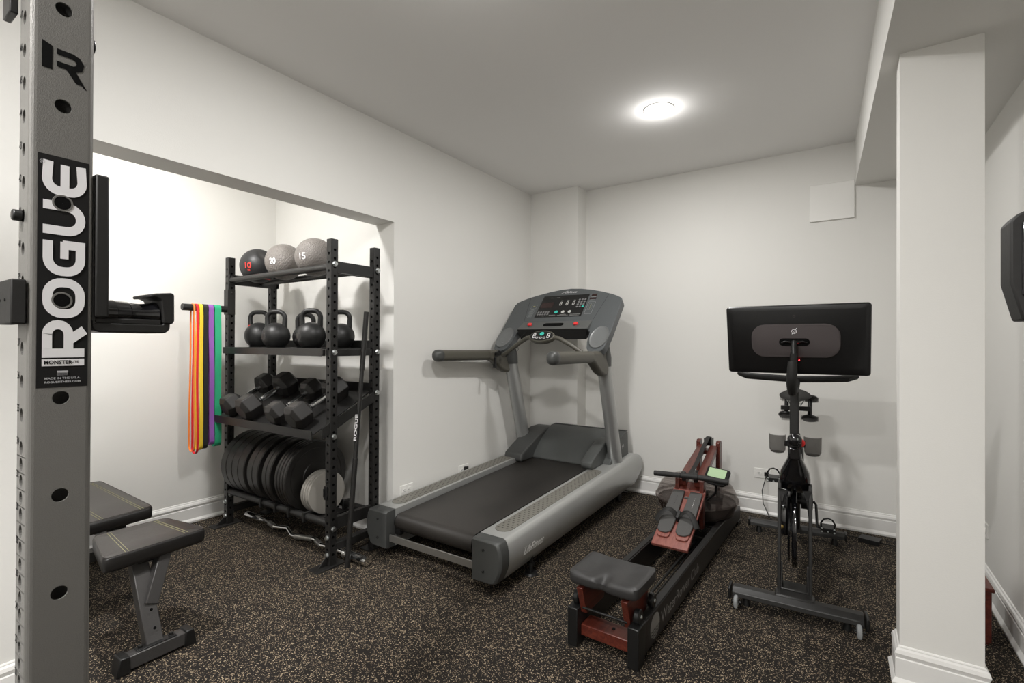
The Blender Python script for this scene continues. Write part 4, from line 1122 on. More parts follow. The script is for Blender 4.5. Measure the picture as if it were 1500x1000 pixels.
# feet and wheels
W2('power_cord', PLUG, m_blackp)
for s in (-1, 1):
    b = B(); x = TC+s*.475
    b.cyl((x, 2.37, .0), (x, 2.37, .012), .040, 28, .034); b.cyl((x, 2.37, .012), (x, 2.37, .10), .012, 16); b.cyl((x, 2.37, .05), (x, 2.37, .066), .020, 6)
    W2('levelling_foot', b, m_blackp)
    b = B(); b.lathe([(.012, -.014), (.034, -.014), (.036, -.008), (.036, .008), (.034, .014), (.012, .014)], (TC+s*.40, 3.88, .036), 'x', 28); wh = W2('transport_wheel', b, m_rubber)
    b = B(); b.tube([(TC+s*.44, 3.80, .115), (TC+s*.45, 3.86, .09), (TC+s*.46, 3.93, .07), (TC+s*.42, 3.94, .055), (TC+s*.36, 3.90, .06)], .006, 8); b.box((TC+s*.40-.02, 3.74, .06), (TC+s*.40+.02, 3.88, .12)); W2('lift_arm', b, m_blackp)
b = B().cyl((TC+.47, 4.00, .135), (TC+.485, 4.01, .130), .012, 16); W2('pivot_cap', b, m_plate)

# ------------------------------------------------------------------ rowing machine
rm = thing('rowing_machine', 'mahogany and black rowing machine with a clear water tank, seat nearest the camera', 'rowing machine', (-.820, 1.90, 0), R(-1.6))
L_ = lambda name, b, m, par=None, **k: obj(name, b, m, par or rm, **k)
for s in (-1, 1):
    b = B(); x0, x1 = (s*.155, s*.118)
    x0, x1 = min(x0, x1), max(x0, x1)
    b.prism([(.03, .022), (2.05, .022), (2.05, .11), (1.72, .135), (1.4, .155), (.03, .155)], 'x', x0, x1)
    rl = L_('rail', b, m_bwood, bev=.003)
    b = B().box((min(s*.155, s*.122)+.002, .06, .155), (max(s*.155, s*.122)-.002, 1.35, .160)); obj('runner_strip', b, m_rubber, rl, bev=.001)
    b = B().prism([(0, .0), (.07, .0), (.09, .155), (.09, .165), (0, .165)], 'x', min(s*.160, s*.112), max(s*.160, s*.112)); L_('end_block', b, m_blackp, bev=.004)
    b = B().box((min(s*.16, s*.115), 1.95, 0), (max(s*.16, s*.115), 2.04, .022)); L_('rear_foot', b, m_blackp, bev=.003)
b = B().box((-.112, .035, .040), (.112, .125, .088)); cb_ = L_('front_crosspiece', b, m_wood, bev=.003)
b = B(); bolt(b, (.02, .08, .088), (0, 0, 1), .006, .004); obj('screw', b, m_blackp, cb_)
b = B().box((-.118, 1.30, .03), (.118, 1.38, .10)); L_('middle_crosspiece', b, m_bwood, bev=.003)
b = B(); b.cyl((.035, .12, .075), (.035, 1.32, .075), .007, 10); b.cyl((.060, .12, .075), (.060, 1.32, .075), .004, 10); L_('shock_cord', b, m_blackp)
# seat carriage
for s in (-1, 1):
    x = s*.100
    b = B().prism([(.10, .150), (.02, .262), (.235, .262), (.235, .150)], 'x', x-.014, x+.014)
    b = B(); b.prism([(-.005, .262), (.25, .262), (.215, .138), (.04, .138)], 'x', x-.014, x+.014); L_('carriage_side', b, m_wood, bev=.002)
    for yy in (.055, .215):
        b = B().lathe([(.008, -.012), (.026, -.012), (.030, -.008), (.030, .008), (.026, .012), (.008, .012)], (s*.137, yy, .191), 'x', 28); w_ = L_('roller_wheel', b, m_blackp)
        b = B().lathe([(.008, 0), (.006, .004*s), (.0005, .004*s)], (s*.150, yy, .191), 'x', 16); obj('axle_bolt', b, m_zinc, w_)
b = B(); b.cyl((-.10, .03, .165), (.10, .03, .165), .0055, 12); b.cyl((-.10, .23, .165), (.10, .23, .165), .0055, 12); L_('carriage_rod', b, m_blackp)
# seat: rounded pad with two hollows and a front notch
b = B(); nx, ny = 40, 26; SW, SD = .312, .245; gx = []
def seat_edge(u, v): return u, v
def sz_(u, v):
    z = .318
    z += .010*abs(u)**2.2
    z -= .006*math.exp(-((abs(u)-.5)/.28)**2)*math.exp(-((v-.0)/.7)**2)
    z -= .026*math.exp(-(u/.13)**2)*max(0, (-v-.25)/.75)
    e = max(abs(u), abs(v)); z -= .008*max(0, (e-.88)/.12)**2
    z += .006*max(0, v)**2
    return z
grid = []
for j in range(ny+1):
    v = -1+2*j/ny; row = []
    for i in range(nx+1):
        u = -1+2*i/nx
        x = u*SW/2; y = v*SD/2
        # round plan corners
        k = (abs(u)**10+abs(v)**10)**(1/10) if (u or v) else 1; mxx = max(abs(u), abs(v), 1e-6); f = mxx/k if k > 0 else 1
        x *= f; y *= f
        y += .012*math.exp(-(u/.16)**2)*max(0, -v)**3
        row.append(b.bm.verts.new((x, y+.115, sz_(u, v))))
    grid.append(row)
for j in range(ny):
    for i in range(nx):
        b.bm.faces.new((grid[j][i], grid[j][i+1], grid[j+1][i+1], grid[j+1][i])).smooth = True
loop = grid[0][:]+[r_[-1] for r_ in grid[1:]]+grid[-1][::-1][1:]+[r_[0] for r_ in grid[::-1][1:-1]]
prev = loop
for (sc_, zz) in ((1.004, .302), (1.0, .286), (.975, .276), (.90, .272)):
    cur = [b.bm.verts.new((v_.co.x*sc_, .115+(v_.co.y-.115)*sc_, zz+(.0))) for v_ in loop]
    n = len(loop)
    for i in range(n): b.bm.faces.new((prev[i], cur[i], cur[(i+1) % n], prev[(i+1) % n]))
    prev = cur
b.bm.faces.new(prev)
L_('seat', b, m_seat, ang=60)
# footboard (sloped) with shoes and strap
fb0, fb1 = V((0, .880, .165)), V((0, 1.285, .385)); fd = (fb1-fb0).normalized(); fn_ = V((1, 0, 0)).cross(fd); FL = (fb1-fb0).length
fp = lambda x, s, n=0: fb0+V((x, 0, 0))+fd*s+fn_*n
b = B(); b.loft([[fp(x, s_, n) for x, s_ in ((-.103, 0), (.103, 0), (.098, FL), (-.098, FL))] for n in (-.020, 0)]); fbo = L_('footboard', b, m_woodl, bev=.003)
b = B(); b.loft([[fp(x, s_, n) for x, s_ in ((-.097, FL), (.097, FL), (.080, FL+.075), (-.080, FL+.075))] for n in (-.025, 0.0)]); L_('top_panel', b, m_wood, bev=.003)
for s in (-1, 1):
    cx_ = s*.053
    heel = rrect(.072, .060, .022, 5, cx=cx_, cy=.085); obj('heel_stop', B().loft([[fp(x, y, n) for x, y in heel] for n in (0, .010)]), m_woodl, fbo, bev=.003)
    sole = [(cx_-.036, .43), (cx_+.036, .43), (cx_+.041, .24), (cx_+.044, .17), (cx_+.040, .10), (cx_+.014, .080), (cx_-.022, .080), (cx_-.041, .10), (cx_-.044, .16), (cx_-.041, .24)]
    fr = obj('foot_rest', B().loft([[fp(x, y, n) for x, y in sole] for n in (.010, .020)]), m_foot, fbo, bev=.004)
    b = B()
    for k in range(6): b.loft([[fp(cx_+.004+.0018*cos(a*pi/4), .30+k*.015+.0018*sin(a*pi/4), n) for a in range(8)] for n in (.0195, .0206)])
    obj('adjustment_hole', b, m_dark if s < 0 else m_plate, fr)
b = B(); path = []
for i in range(25):
    f = i/24; x = -.118+.236*f; n = .048*abs(sin(f*2*pi))**.7+.012; path.append(fp(x, .205+.02*abs(sin(f*2*pi))-.05*(abs(x)/.118)**3, n))
b.tube(path, .009, 10, flat=(.016, .004, tuple(fn_))); obj('foot_strap', b, m_rubber, fbo)
b = B(); b.loft([[fp(x, y, n) for x, y in rrect(.018, .060, .008, 4, cy=.215)] for n in (.0, .030, .038)]); obj('strap_clamp', b, m_blackp, fbo, bev=.002)
b = B(); b.loft([[fp(.0+.014*cos(a*pi/10), .388+.011*sin(a*pi/10), n) for a in range(20)] for n in (0, .004)]); obj('maker_badge', b, m_chrome, fbo)
# top beams up to the pulley
for s in (-1, 1):
    b = B(); bb0, bb1 = V((s*.052, 1.30, .425)), V((s*.040-.035, 1.90, .545)); dd = (bb1-bb0).normalized(); uu = V((1, 0, 0)).cross(dd)
    b.loft([[c+V((x, 0, 0))+uu*z_ for x, z_ in ((-.027, -.020), (.027, -.020), (.027, .020), (-.027, .020))] for c in (bb0, bb1)]); L_('top_beam', b, m_wood, bev=.003)
    b = B(); b.prism([(1.885, .03), (1.955, .03), (1.955, .585), (1.94, .597), (1.90, .597), (1.885, .585)], 'x', min(s*.082, s*.055)-.035, max(s*.082, s*.055)-.035); L_('rear_post', b, m_wood, bev=.004)
    b = B(); b.prism([(1.265, .16), (1.31, .16), (1.33, .45), (1.28, .45)], 'x', s*.075-.012, s*.075+.012); L_('front_post', b, m_wood, bev=.003)
    b = B(); b.cyl((s*.036, 1.295, .44), (s*.036, 1.285, .495), .014, 20); L_('handle_rest', b, m_blackp, bev=.002)
b = B(); b.lathe([(.01, -.016), (.036, -.016), (.036, -.012), (.030, -.008), (.030, .008), (.036, .012), (.036, .016), (.01, .016)], (-.035, 1.915, .585), 'x', 32); b.box((-.061, 1.88, .56), (-.055, 1.95, .61)); b.box((-.015, 1.88, .56), (-.009, 1.95, .61)); L_('pulley', b, m_blackp)
b = B(); b.prism([(1.86, .50), (1.95, .50), (1.95, .53), (1.86, .53)], 'x', -.092, .022); L_('rear_crosspiece', b, m_wood, bev=.003)
b = B(); b.tube([(.005, 1.262, .482), (0, 1.45, .520), (-.02, 1.70, .584), (-.035, 1.905, .6225)], .01, 8, flat=(.014, .0016, (0, -.3, 1))); L_('pull_strap', b, m_rubber)
hd = M.Rotation(R(-6), 4, 'Z')
b = B(); b.cyl((-.205, 1.225, .474), (-.042, 1.240, .480), .0165, 20); b.cyl((.062, 1.250, .482), (.235, 1.262, .476), .0165, 20); b.cyl((-.042, 1.240, .480), (.062, 1.250, .482), .0175, 20); L_('handle', b, m_rubber, bev=.003)
# tank
tcx, tcy, tcz = -.052, 1.640, .245
b = B(); b.lathe([(.10, -.135), (.20, -.120), (.238, -.085), (.255, -.040), (.262, -.004), (.268, -.002), (.268, .006), (.262, .008), (.254, .045), (.232, .090), (.195, .125), (.12, .142), (.02, .146)], (tcx, tcy, tcz), 'z', 64, caps=False)
tk = L_('water_tank', b, m_tank, label='smoky clear round water tank')
b = B(); b.lathe([(.001, -.130), (.10, -.130), (.195, -.116), (.232, -.083), (.249, -.040), (.252, -.015), (.001, -.015)], (tcx, tcy, tcz), 'z', 64); obj('water', b, m_water, tk)
b = B()
for k in range(6):
    a = k*pi/3+.3; m_ = M.Translation((tcx, tcy, tcz-.05)) @ M.Rotation(a, 4, 'Z')
    b.box((.02, -.003, -.04), (.17, .003, .06), m=m_)
b.cyl((tcx, tcy, tcz-.12), (tcx, tcy, tcz+.17), .018, 16); obj('paddle', b, m_blackp, tk)
b = B(); b.lathe([(.262, -.005), (.2715, -.004), (.2715, .008), (.262, .009)], (tcx, tcy, tcz), 'z', 64, caps=False); obj('tank_seam', b, m_tank, tk)
b = B(); b.lathe([(.001, -.01), (.075, -.01), (.08, 0), (.06, .02), (.001, .022)], (tcx, tcy, tcz+.150), 'z', 32); obj('tank_cap', b, m_blackp, tk)
b = B().box((-.118, 1.50, .095), (.118, 1.78, .112)); L_('tank_platform', b, m_bwood, bev=.003)
# monitor
mo = V((.150, 1.33, .490)); mr = M.Rotation(R(-20), 3, 'Z') @ M.Rotation(R(58), 3, 'X')
mq = lambda x, y, n: mo+mr @ V((x*1.18, y*1.18, n))
shell = arc(.052, .030, .012, 0, 90, 4)+arc(-.052, .030, .012, 90, 180, 4)+arc(-.035, -.020, .030, 180, 270, 6)+arc(.035, -.020, .030, 270, 360, 6)
mon = L_('monitor', B().loft([[mq(x*.95, y*.95, -.022) for x, y in shell], [mq(x, y, -.016) for x, y in shell], [mq(x, y, 0) for x, y in shell]]), m_blackp, bev=.002)
obj('monitor_screen', B().loft([[mq(x, y, n) for x, y in rrect(.100, .048, .003, 2, cy=.013)] for n in (0, .002)]), m_lcd, mon)
b = B()
for x in (-.03, -.01, .01, .03): b.loft([[mq(x+.006*cos(a*pi/6), -.028+.0045*sin(a*pi/6), n) for a in range(12)] for n in (0, .002)])
obj('monitor_button', b, m_cup, mon)
b = B(); b.tube([(.075, 1.42, .30), (.13, 1.40, .36), (.145, 1.365, .465)], .008, 10); obj('monitor_arm', b, m_blackp, mon)
# lettering on the right rail
b = B()
text_add(b, 'WaterRower Club', V((.1552, .285, .062)), (0, 1, 0), (0, 0, 1), .052, .62, lift=.0006)
ov = [(.205+.058*cos(a*pi/16), .092+.052*sin(a*pi/16)) for a in range(32)]
bo = B(); bo.face([V((.1560, y, z)) for y, z in ov])
L_('rail_badge', bo, mat('badge_grey', (.26, .25, .235), .5), smooth=False)
L_('rail_lettering', b, mat('lettering_grey', (.30, .29, .28), .5), smooth=False)
b = B()
for k in range(3):
    ribbon(b, [(.155+.1*i/24, .052+k*.013+.004*sin(i*.9)) for i in range(25)], .004, V((.1552, 0, 0)), (0, 1, 0), (0, 0, 1), .0014)
L_('badge_waves', b, m_bwood, smooth=False)

# ------------------------------------------------------------------ exercise bike
bk = thing('exercise_bike', 'black exercise bike seen from the front with a wide screen turned away from the camera', 'exercise bike', (-.178, 2.70, 0), R(3.5))
K = lambda name, b, m, par=None, **k: obj(name, b, m, par or bk, **k)
# screen: built about its centre in world axes
sc = V((-.178, 2.675, 1.322)); tilt = R(14)
sm = M.Translation(sc) @ M.Rotation(tilt, 4, 'X') @ M.Rotation(R(0), 4, 'Z')   # local x right, z up, -y toward camera
SWd, SHt = .590, .335
def sring(w, h, r, y): return [sm @ V((x, y, z)) for x, z in rrect(w, h, r, 5)]
b = B().loft([sring(SWd, SHt, .014, .020), sring(SWd, SHt, .014, .006), sring(SWd-.006, SHt-.006, .014, .000), sring(SWd-.04, SHt-.04, .02, -.006)])
scr = obj('screen', b, m_screen_b, bk, world=True, ang=25)
b = B().loft([sring(.365, .160, .060, -.004), sring(.365, .160, .060, -.013), sring(.357, .152, .057, -.016)]); obj('rear_fabric_panel', b, m_speaker, scr, world=True, label='brownish grey speckled fabric panel')
b = B().loft([sring(.585-.01, .325-.01, .010, .0195), sring(.585-.01, .325-.01, .010, .0215)]); obj('display_glass', b, m_blackg, scr, world=True)
b = B(); sx, sn = V((1, 0, 0)), None
so = sm @ V((0, -.0165, .047)); ru = (sm.to_3x3() @ V((1, 0, 0))); uu = (sm.to_3x3() @ V((0, 0, 1)))
ribbon(b, arc(0, 0, .0100, 38, -150, 14), .0026, so, ru, uu, .0008)
ribbon(b, arc(0, 0, .0100, 66, 196, 10), .0026, so, ru, uu, .0008)
ribbon(b, [(.0035, .0058), (.0115, .0165)], .0028, so, ru, uu, .0008)
ribbon(b, [(.0035, .0058)]+arc(.0005, .0005, .0046, 40, -90, 8), .0026, so, ru, uu, .0008); ribbon(b, [(-.0020, -.0005), (-.0085, -.0135)], .0028, so, ru, uu, .0008)
obj('brand_mark', b, m_white, scr, world=True, smooth=False)
b = B(); ribbon(b, arc(0, 0, .005, 0, 360, 16), .002, sm @ V((0, -.0068, .118)), ru, uu, .0005); obj('camera_ring', b, m_speaker, scr, world=True)
b = B().loft([[sm @ V((x, y, z)) for x, z in rrect(.126, .036, .017, 5, cy=-.005)] for y in (-.0155, -.0175)]); obj('port_recess', b, m_dark, scr, world=True)
b = B()
for s in (-1, 1): b.tube([sm @ V((s*.012, -.020, -.006)), sm @ V((s*.035, -.021, .000)), sm @ V((s*.052, -.019, -.008))], .006, 10)
obj('hinge_arm', b, m_blackg, scr, world=True)
b = B().sphere(sm @ V((.020, -.026, -.090)), .0028, 12, 8); obj('status_light', b, m_led, scr, world=True)
# mount stem curving down in front of the post (toward the camera)
b = B(); b.tube([sm @ V((.0, -.022, -.002)), sm @ V((0, -.050, -.03)), sm @ V((0, -.060, -.075))], .0135, 16)
b.cyl(sm @ V((0, -.058, -.05)), sm @ V((0, -.066, -.100)), .016, 20); obj('screen_post', b, m_blackp, bk, world=True)
b = B(); b.tube([(-.178, 2.565, 1.225), (-.180, 2.560, 1.16), (-.182, 2.575, 1.12), (-.182, 2.62, 1.085), (-.182, 2.70, 1.085), (-.182, 2.78, 1.115)], [.019, .022, .022, .022, .022, .022], 20)
obj('mount_stem', b, m_rubber, bk, world=True)
# handlebar (local coords)
b = B(); b.tube([(-.235, .33, 1.170), (-.255, .24, 1.165), (-.250, .155, 1.150), (-.215, .115, 1.140), (-.12, .105, 1.135), (0, .10, 1.130), (.12, .105, 1.135), (.215, .115, 1.140), (.250, .155, 1.150), (.255, .24, 1.165), (.235, .33, 1.170)], .0165, 14); K('handlebar', b, m_rubber)
b = B(); b.box((-.022, .06, .76), (.018, .10, 1.13)); K('front_post', b, m_black, bev=.006)
b = B(); b.box((-.028, .045, .74), (.026, .115, .80)); K('post_clamp', b, m_blackg, bev=.008)
b = B(); b.lathe([(.001, -.042), (.012, -.042), (.026, -.036), (.030, -.026), (.031, -.010), (.026, .0), (.018, .010), (.015, .03)], (.0, .028, .845), 'y', 32); kn = K('resistance_knob', b, m_blackg, ang=50)
b = B().sphere((.012, -.0145, .852), .004, 12, 8); obj('knob_dot', b, m_zinc, kn)
b = B(); b.lathe([(.001, -.008), (.019, -.006), (.021, 0), (.001, .006)], (.024, .09, .818), 'y', 24); K('red_knob', b, m_red)
# body: gloss neck flaring into the fork
def brg(w, d, y, z, n=24, p=2.6):
    r_ = []
    for i in range(n):
        a = 2*pi*i/n; c_, s_ = cos(a), sin(a)
        r_.append(V((w*abs(c_)**(2/p)*(1 if c_ >= 0 else -1), y+d*abs(s_)**(2/p)*(1 if s_ >= 0 else -1), z)))
    return r_
b = B(); b.loft([brg(.072, .055, .25, .545), brg(.070, .070, .22, .58), brg(.070, .075, .19, .62), brg(.064, .070, .17, .66), brg(.048, .058, .14, .70), brg(.033, .045, .115, .735), brg(.028, .038, .10, .77), brg(.027, .034, .09, .80)])
K('neck_shroud', b, m_blackg, ang=60)
for s in (-1, 1):
    b = B(); b.loft([[V((s*(.066+dx), y, z)) for dx, y in ((-w_, y0), (.010, y0+.012), (.011, y0+.10), (-w_, y0+.12))] for w_, y0, z in ((.004, .115, .415), (.010, .120, .47), (.020, .125, .53), (.034, .125, .575))]); K('shroud_side', b, m_blackg, bev=.004)
for s in (-1, 1):
    b = B(); b.loft([[V((s*.067+x*w_, y_+yy, z_)) for x, yy in ((-.008, -.022), (.008, -.022), (.008, .022), (-.008, .022))] for w_, y_, z_ in ((1, .08, .09), (1, .10, .25), (1, .135, .45), (1, .165, .60))]); K('fork_leg', b, m_black, bev=.003)
    b = B(); b.prism([(.06, .095), (.16, .095), (.14, .14), (.10, .22), (.085, .22)], 'x', s*.058-.006, s*.058+.006); K('fork_gusset', b, m_black, bev=.002)
b = B(); b.box((-.06, .055, .085), (.06, .15, .105)); K('fork_plate', b, m_black, bev=.004)
b = B(); b.lathe([(.02, -.006), (.17, -.006), (.175, -.010), (.212, -.010), (.216, -.004), (.216, .010), (.212, .014), (.175, .014), (.17, .008), (.02, .008)], (-.004, .36, .325), 'x', 72); b.lathe([(.18, -.028), (.19, -.028), (.192, -.018), (.18, -.018)], (-.004, .36, .325), 'x', 64)
K('flywheel', b, m_blackg, ang=40)
b = B(); b.lathe([(.001, -.012), (.075, -.012), (.078, -.006), (.078, .024), (.001, .03)], (-.048, .62, .375), 'x', 40)
K('crank_cover', b, m_blackg)
b = B(); b.prism([(.28, .285), (.70, .30), (.72, .34), (.72, .42), (.66, .47), (.30, .44), (.27, .36)], 'x', -.068, -.030); K('belt_guard', b, m_blackg, bev=.012)
b = B().sphere((-.06, .275, .335), .010, 16, 10); K('cap', b, m_gold)
b = B(); b.tube([(0, .20, .60), (0, .45, .52), (0, .68, .42), (0, .95, .20), (0, 1.10, .09)], .028, 16); K('main_frame', b, m_black)
b = B(); b.tube([(.02, .70, .40), (.02, .90, .62), (.0, .98, .72)], .026, 16); K('seat_tube', b, m_black)
b = B(); b.tube([(.0, .96, .68), (.0, 1.02, .88)], .016, 12); b.box((-.014, .94, .87), (.014, 1.10, .895)); K('seat_post', b, m_black, bev=.002)
# cranks & pedals
for s, cy_, cz_, px_ in ((-1, .66, .492, .112), (1, .62, .255, .160)):
    b = B(); b.tube([(s*(px_-.065), .645, .385), (s*(px_-.055), .65, .385+(cz_-.385)*.1), (s*(px_-.05), cy_, cz_)], .010, 10, flat=(.007, .014, (0, 1, 0))); K('crank_arm', b, m_black)
    b = B(); b.cyl((s*(px_-.05), cy_, cz_), (s*(px_+.04), cy_, cz_), .007, 10)
    b.box((s*px_-.036, cy_-.045, cz_-.012), (s*px_+.036, cy_+.045, cz_+.012)); pd = K('pedal', b, m_blackp, bev=.004)
    b = B(); hh = .075 if s > 0 else .07
    b.tube([(s*px_-.030, cy_-.03, cz_+.008), (s*px_-.034, cy_-.045, cz_+.040), (s*px_-.020, cy_-.055, cz_+.066), (s*px_, cy_-.058, cz_+.074), (s*px_+.020, cy_-.055, cz_+.066), (s*px_+.034, cy_-.045, cz_+.040), (s*px_+.030, cy_-.03, cz_+.008)], .0045, 8)
    obj('toe_cage', b, m_blackp, pd)
    b = B()
    for q in (-.030, .030):
        for zz in (-.008, .010): b.sphere((s*px_+q, cy_-.047, cz_+zz), .005, 10, 6)
    b.sphere((s*px_, cy_-.048, cz_-.006), .005, 10, 6)
    obj('pedal_bolt', b, m_zinc, pd)
b = B(); b.cyl((-.09, .645, .385), (.09, .645, .385), .022, 20); b.cyl((.03, .645, .385), (.088, .645, .385), .045, 28); K('crank_axle', b, m_blackp)
# stabilisers
def stab(y, half, bow, h, w, z0, name):
    b = B(); rings = []
    for i in range(17):
        f = -1+2*i/16; x = f*half; yy = y+bow*(f*f); zc2 = z0-.010*f*f*0
        rings.append([V((x, yy+py, zc2+pz)) for py, pz in ((-w, 0), (-w*.9, h*.55), (-w*.3, h), (w*.6, h), (w, h*.5), (w*.9, 0))])
    b.loft(rings); return K(name, b, m_black, bev=.003)
fs = stab(.0, .270, -.0, .040, .044, .050, 'front_stabiliser')
b = B(); b.loft([[V((x, y_, z_)) for y_, z_ in ((-.030, .080), (.04, .088), (.05, .070), (-.035, .060))] for x in (-.09, .09)]); 
b = B(); b.prism([(-.08, .088), (.08, .088), (.068, .112), (-.068, .112)], 'y', .03, .10, ); K('fork_socket', B().box((-.085, -.01, .075), (.085, .075, .096)), m_black, bev=.012)
for s in (-1, 1):
    b = B().box((min(s*.275, s*.288), -.046, .034), (max(s*.275, s*.288), .042, .090)); K('end_cap', b, m_blackp, bev=.004)
    b = B().lathe([(.006, -.010), (.022, -.011), (.030, -.007), (.032, 0), (.030, .007), (.022, .011), (.006, .010)], (s*.250, -.052, .032), 'x', 28); w_ = K('transport_wheel', b, m_wheelclear)
    b = B().cyl((s*.250-.018, -.052, .032), (s*.250+.022, -.052, .032), .006, 12); obj('wheel_axle', b, m_blackp, w_)
    b = B(); b.cyl((s*.21, .01, 0), (s*.21, .01, .05), .02, 20, .012); K('levelling_foot', b, m_blackp)
rs = stab(1.125, .275, 0, .038, .036, .045, 'rear_stabiliser')
for s in (-1, 1):
    b = B().box((min(s*.275, s*.287), 1.085, .040), (max(s*.275, s*.287), 1.165, .084)); K('end_cap', b, m_blackp, bev=.004)
    b = B(); b.cyl((s*.22, 1.12, 0), (s*.22, 1.12, .048), .022, 20, .012); K('levelling_foot', b, m_blackp)
# cup holders: open curved shells
for s in (-1, 1):
    b = B(); cx_, cy_ = s*.076, .12; r0 = .042; ZH = .092
    def shell_r(r_, z_, a0=-200, a1=20): return [V((cx_+r_*cos(R(a0+(a1-a0)*i/24)), cy_+r_*sin(R(a0+(a1-a0)*i/24)), z_)) for i in range(25)]
    zs_ = [(.016, .662+ZH), (.030, .668+ZH), (.037, .682+ZH), (.038, .72+ZH), (.0385, .755+ZH)]
    b.loft([shell_r(r_, z_) for r_, z_ in zs_], closed=False); b.loft([shell_r(max(r_-.0025, .001), z_+.0015) for r_, z_ in zs_], closed=False)
    b.lathe([(.0005, .662+ZH), (.030, .667+ZH), (.030, .6695+ZH), (.0005, .664+ZH)], (cx_, cy_, 0), 'z', 24)
    K('cup_holder', b, m_smoke, ang=60)
b = B(); b.box((-.045, .095, .795), (.045, .11, .825)); b.box((-.030, .07, .77), (.030, .12, .835)); K('holder_bracket', b, m_blackg, bev=.003)
# saddle
b = B(); rings = []
for i in range(15):
    f = i/14; y = .90+.26*f; w = .022+.072*(max(0, (f-.25)/.75))**1.0; h = .018+.020*f; zc3 = .945+.018*f*f
    rings.append([V((w*cos(2*pi*j/24), y, zc3+h*sin(2*pi*j/24)*(1 if sin(2*pi*j/24) > 0 else .8)-(.012*abs(cos(2*pi*j/24))**2*f))) for j in range(24)])
b.loft(rings); K('saddle', b, m_rubber, ang=60)
b = B(); b.tube([(-.02, 1.02, .93), (-.03, 1.08, .90), (-.05, 1.14, .925)], .004, 8); b.tube([(.02, 1.02, .93), (.03, 1.08, .90), (.05, 1.14, .925)], .004, 8); K('saddle_rail', b, m_zinc)
# dumbbell cradle behind the saddle
for s in (-1, 1):
    b = B(); 
    for z_ in (.795, .925):
        b.loft([[V((s*.070+.012+r_*cos(R(a)), 1.20+r_*sin(R(a)), z_+q)) for a in range(-60 if s > 0 else 240, (250 if s > 0 else 550)-0, 15)][:18] for r_, q in ((.052, -.012), (.052, .020))], closed=False)
    K('weight_cradle', b, m_smoke)
b = B(); b.box((-.09, 1.175, .85), (.09, 1.20, .88)); b.box((-.018, 1.08, .86), (.018, 1.19, .89)); K('cradle_bracket', b, m_blackp, bev=.003)

for s, nm, z0 in ((-1, 'small black dumbbell standing in the left cradle behind the bike saddle', .800), (1, 'small black dumbbell standing in the right cradle behind the bike saddle', .785)):
    wx = V((-.178, 2.70, 0))+M.Rotation(R(3.5), 3, 'Z') @ V((s*.070+.012, 1.20, z0))
    t = thing('hand_weight', nm, 'dumbbell', wx, 0, 'hand weights on the bike'); t.rotation_euler = (R(-28), 0, 0)
    b = B(); b.lathe([(.0135, .030), (.0135, .145)], (0, 0, 0), 'z', 20); obj('handle', b, m_blackp, t)
    for z_ in (0, .145):
        b = B(); b.lathe([(.02, 0), (.042, .004), (.048, .012), (.048, .020), (.042, .028), (.018, .032)], (0, 0, z_), 'z', 28); obj('head', b, m_blackp, t)
# cord & adapter
b = B(); b.tube([(-.462, 4.195, .305), (-.470, 4.17, .27), (-.485, 4.13, .20), (-.47, 4.07, .12), (-.42, 4.00, .05), (-.36, 3.95, .012), (-.25, 3.93, .007), (-.16, 3.90, .02), (-.2, 3.86, .045)], .0035, 8)
b.box((-.478, 4.192, .295), (-.448, 4.209, .325))
obj('power_cord', b, m_blackp, bk, world=True)
b = B(); b.box((.115, 3.965, .004), (.222, 4.055, .030), m=M.Translation((.17, 4.01, 0)) @ M.Rotation(R(-8), 4, 'Z') @ M.Translation((-.17, -4.01, 0)))
b = B(); mr_ = M.Translation((.168, 4.01, 0)) @ M.Rotation(R(-14), 4, 'Z'); b.box((-.055, -.045, .0), (.055, .045, .028), m=mr_)
b.tube([mr_ @ V((-.055, 0, .014)), mr_ @ V((-.10, .01, .006)), mr_ @ V((-.16, -.02, .006)), mr_ @ V((-.2, -.06, .006))], .003, 8)
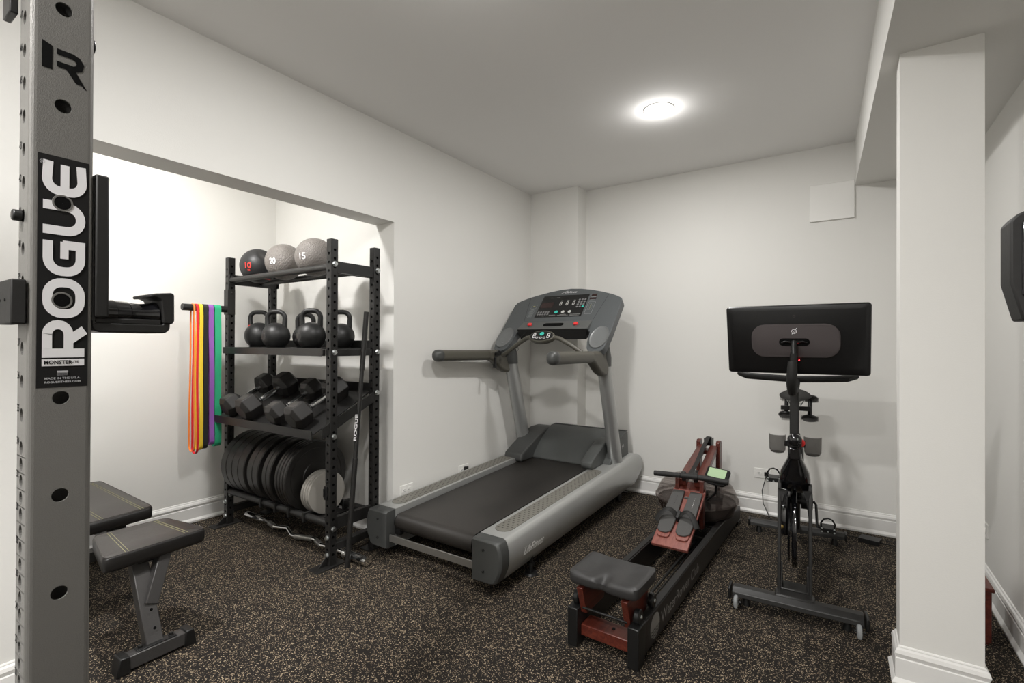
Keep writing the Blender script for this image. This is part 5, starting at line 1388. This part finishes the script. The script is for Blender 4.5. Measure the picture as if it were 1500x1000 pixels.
b.tube([mr_ @ V((.055, 0, .014)), mr_ @ V((.10, .02, .005)), mr_ @ V((.20, .06, .005)), mr_ @ V((.36, .05, .005))], .003, 8)
b.tube([mr_ @ V((-.05, .03, .010)), mr_ @ V((-.08, .07, .005)), mr_ @ V((.05, .10, .005)), mr_ @ V((.22, .10, .005)), mr_ @ V((.38, .085, .005))], .003, 8)
setp(obj('power_adapter', b, m_blackp, bev=.003), 'flat black power adapter with cords on the floor beside the rear foot of the bike', 'power adapter')

# wooden block past the pillar
t = thing('wooden_step', 'reddish wooden block on the floor between the pillar and the right wall', 'wooden box', (.497, 3.01, 0))
b = B().box((.430, 2.915, .012), (.548, 3.11, .243)); obj('box', b, m_wood, t, world=True, bev=.004)
b = B().box((.425, 2.905, .235), (.556, 3.12, .252)); obj('top_board', b, m_wood, t, world=True, bev=.004)
b = B().box((.435, 2.93, 0), (.54, 3.10, .012)); obj('base', b, m_wood, t, world=True)

# ------------------------------------------------------------------ camera & world
yaw, pit, rol = R(33.79), R(.2619), R(.2409)
f = V((-sin(yaw)*cos(pit), cos(yaw)*cos(pit), sin(pit))); r0 = V((cos(yaw), sin(yaw), 0)); u0 = r0.cross(f)
r2 = r0*cos(rol)+u0*sin(rol); u2 = -r0*sin(rol)+u0*cos(rol)
cam = bpy.data.cameras.new('camera'); co = bpy.data.objects.new('camera', cam); col.objects.link(co)
co.matrix_world = M(((r2.x, u2.x, -f.x, 0), (r2.y, u2.y, -f.y, 0), (r2.z, u2.z, -f.z, 1.3), (0, 0, 0, 1)))
cam.sensor_width = 36; cam.lens = 717.08/1500*36; cam.clip_start = .01
scene.camera = co
w = bpy.data.worlds.new('world'); scene.world = w; w.use_nodes = True
w.node_tree.nodes['Background'].inputs['Color'].default_value = (.9, .88, .85, 1); w.node_tree.nodes['Background'].inputs['Strength'].default_value = .0
scene.view_settings.view_transform = 'Standard'; scene.view_settings.look = 'None'; scene.view_settings.gamma = 1; scene.view_settings.exposure = 0.0
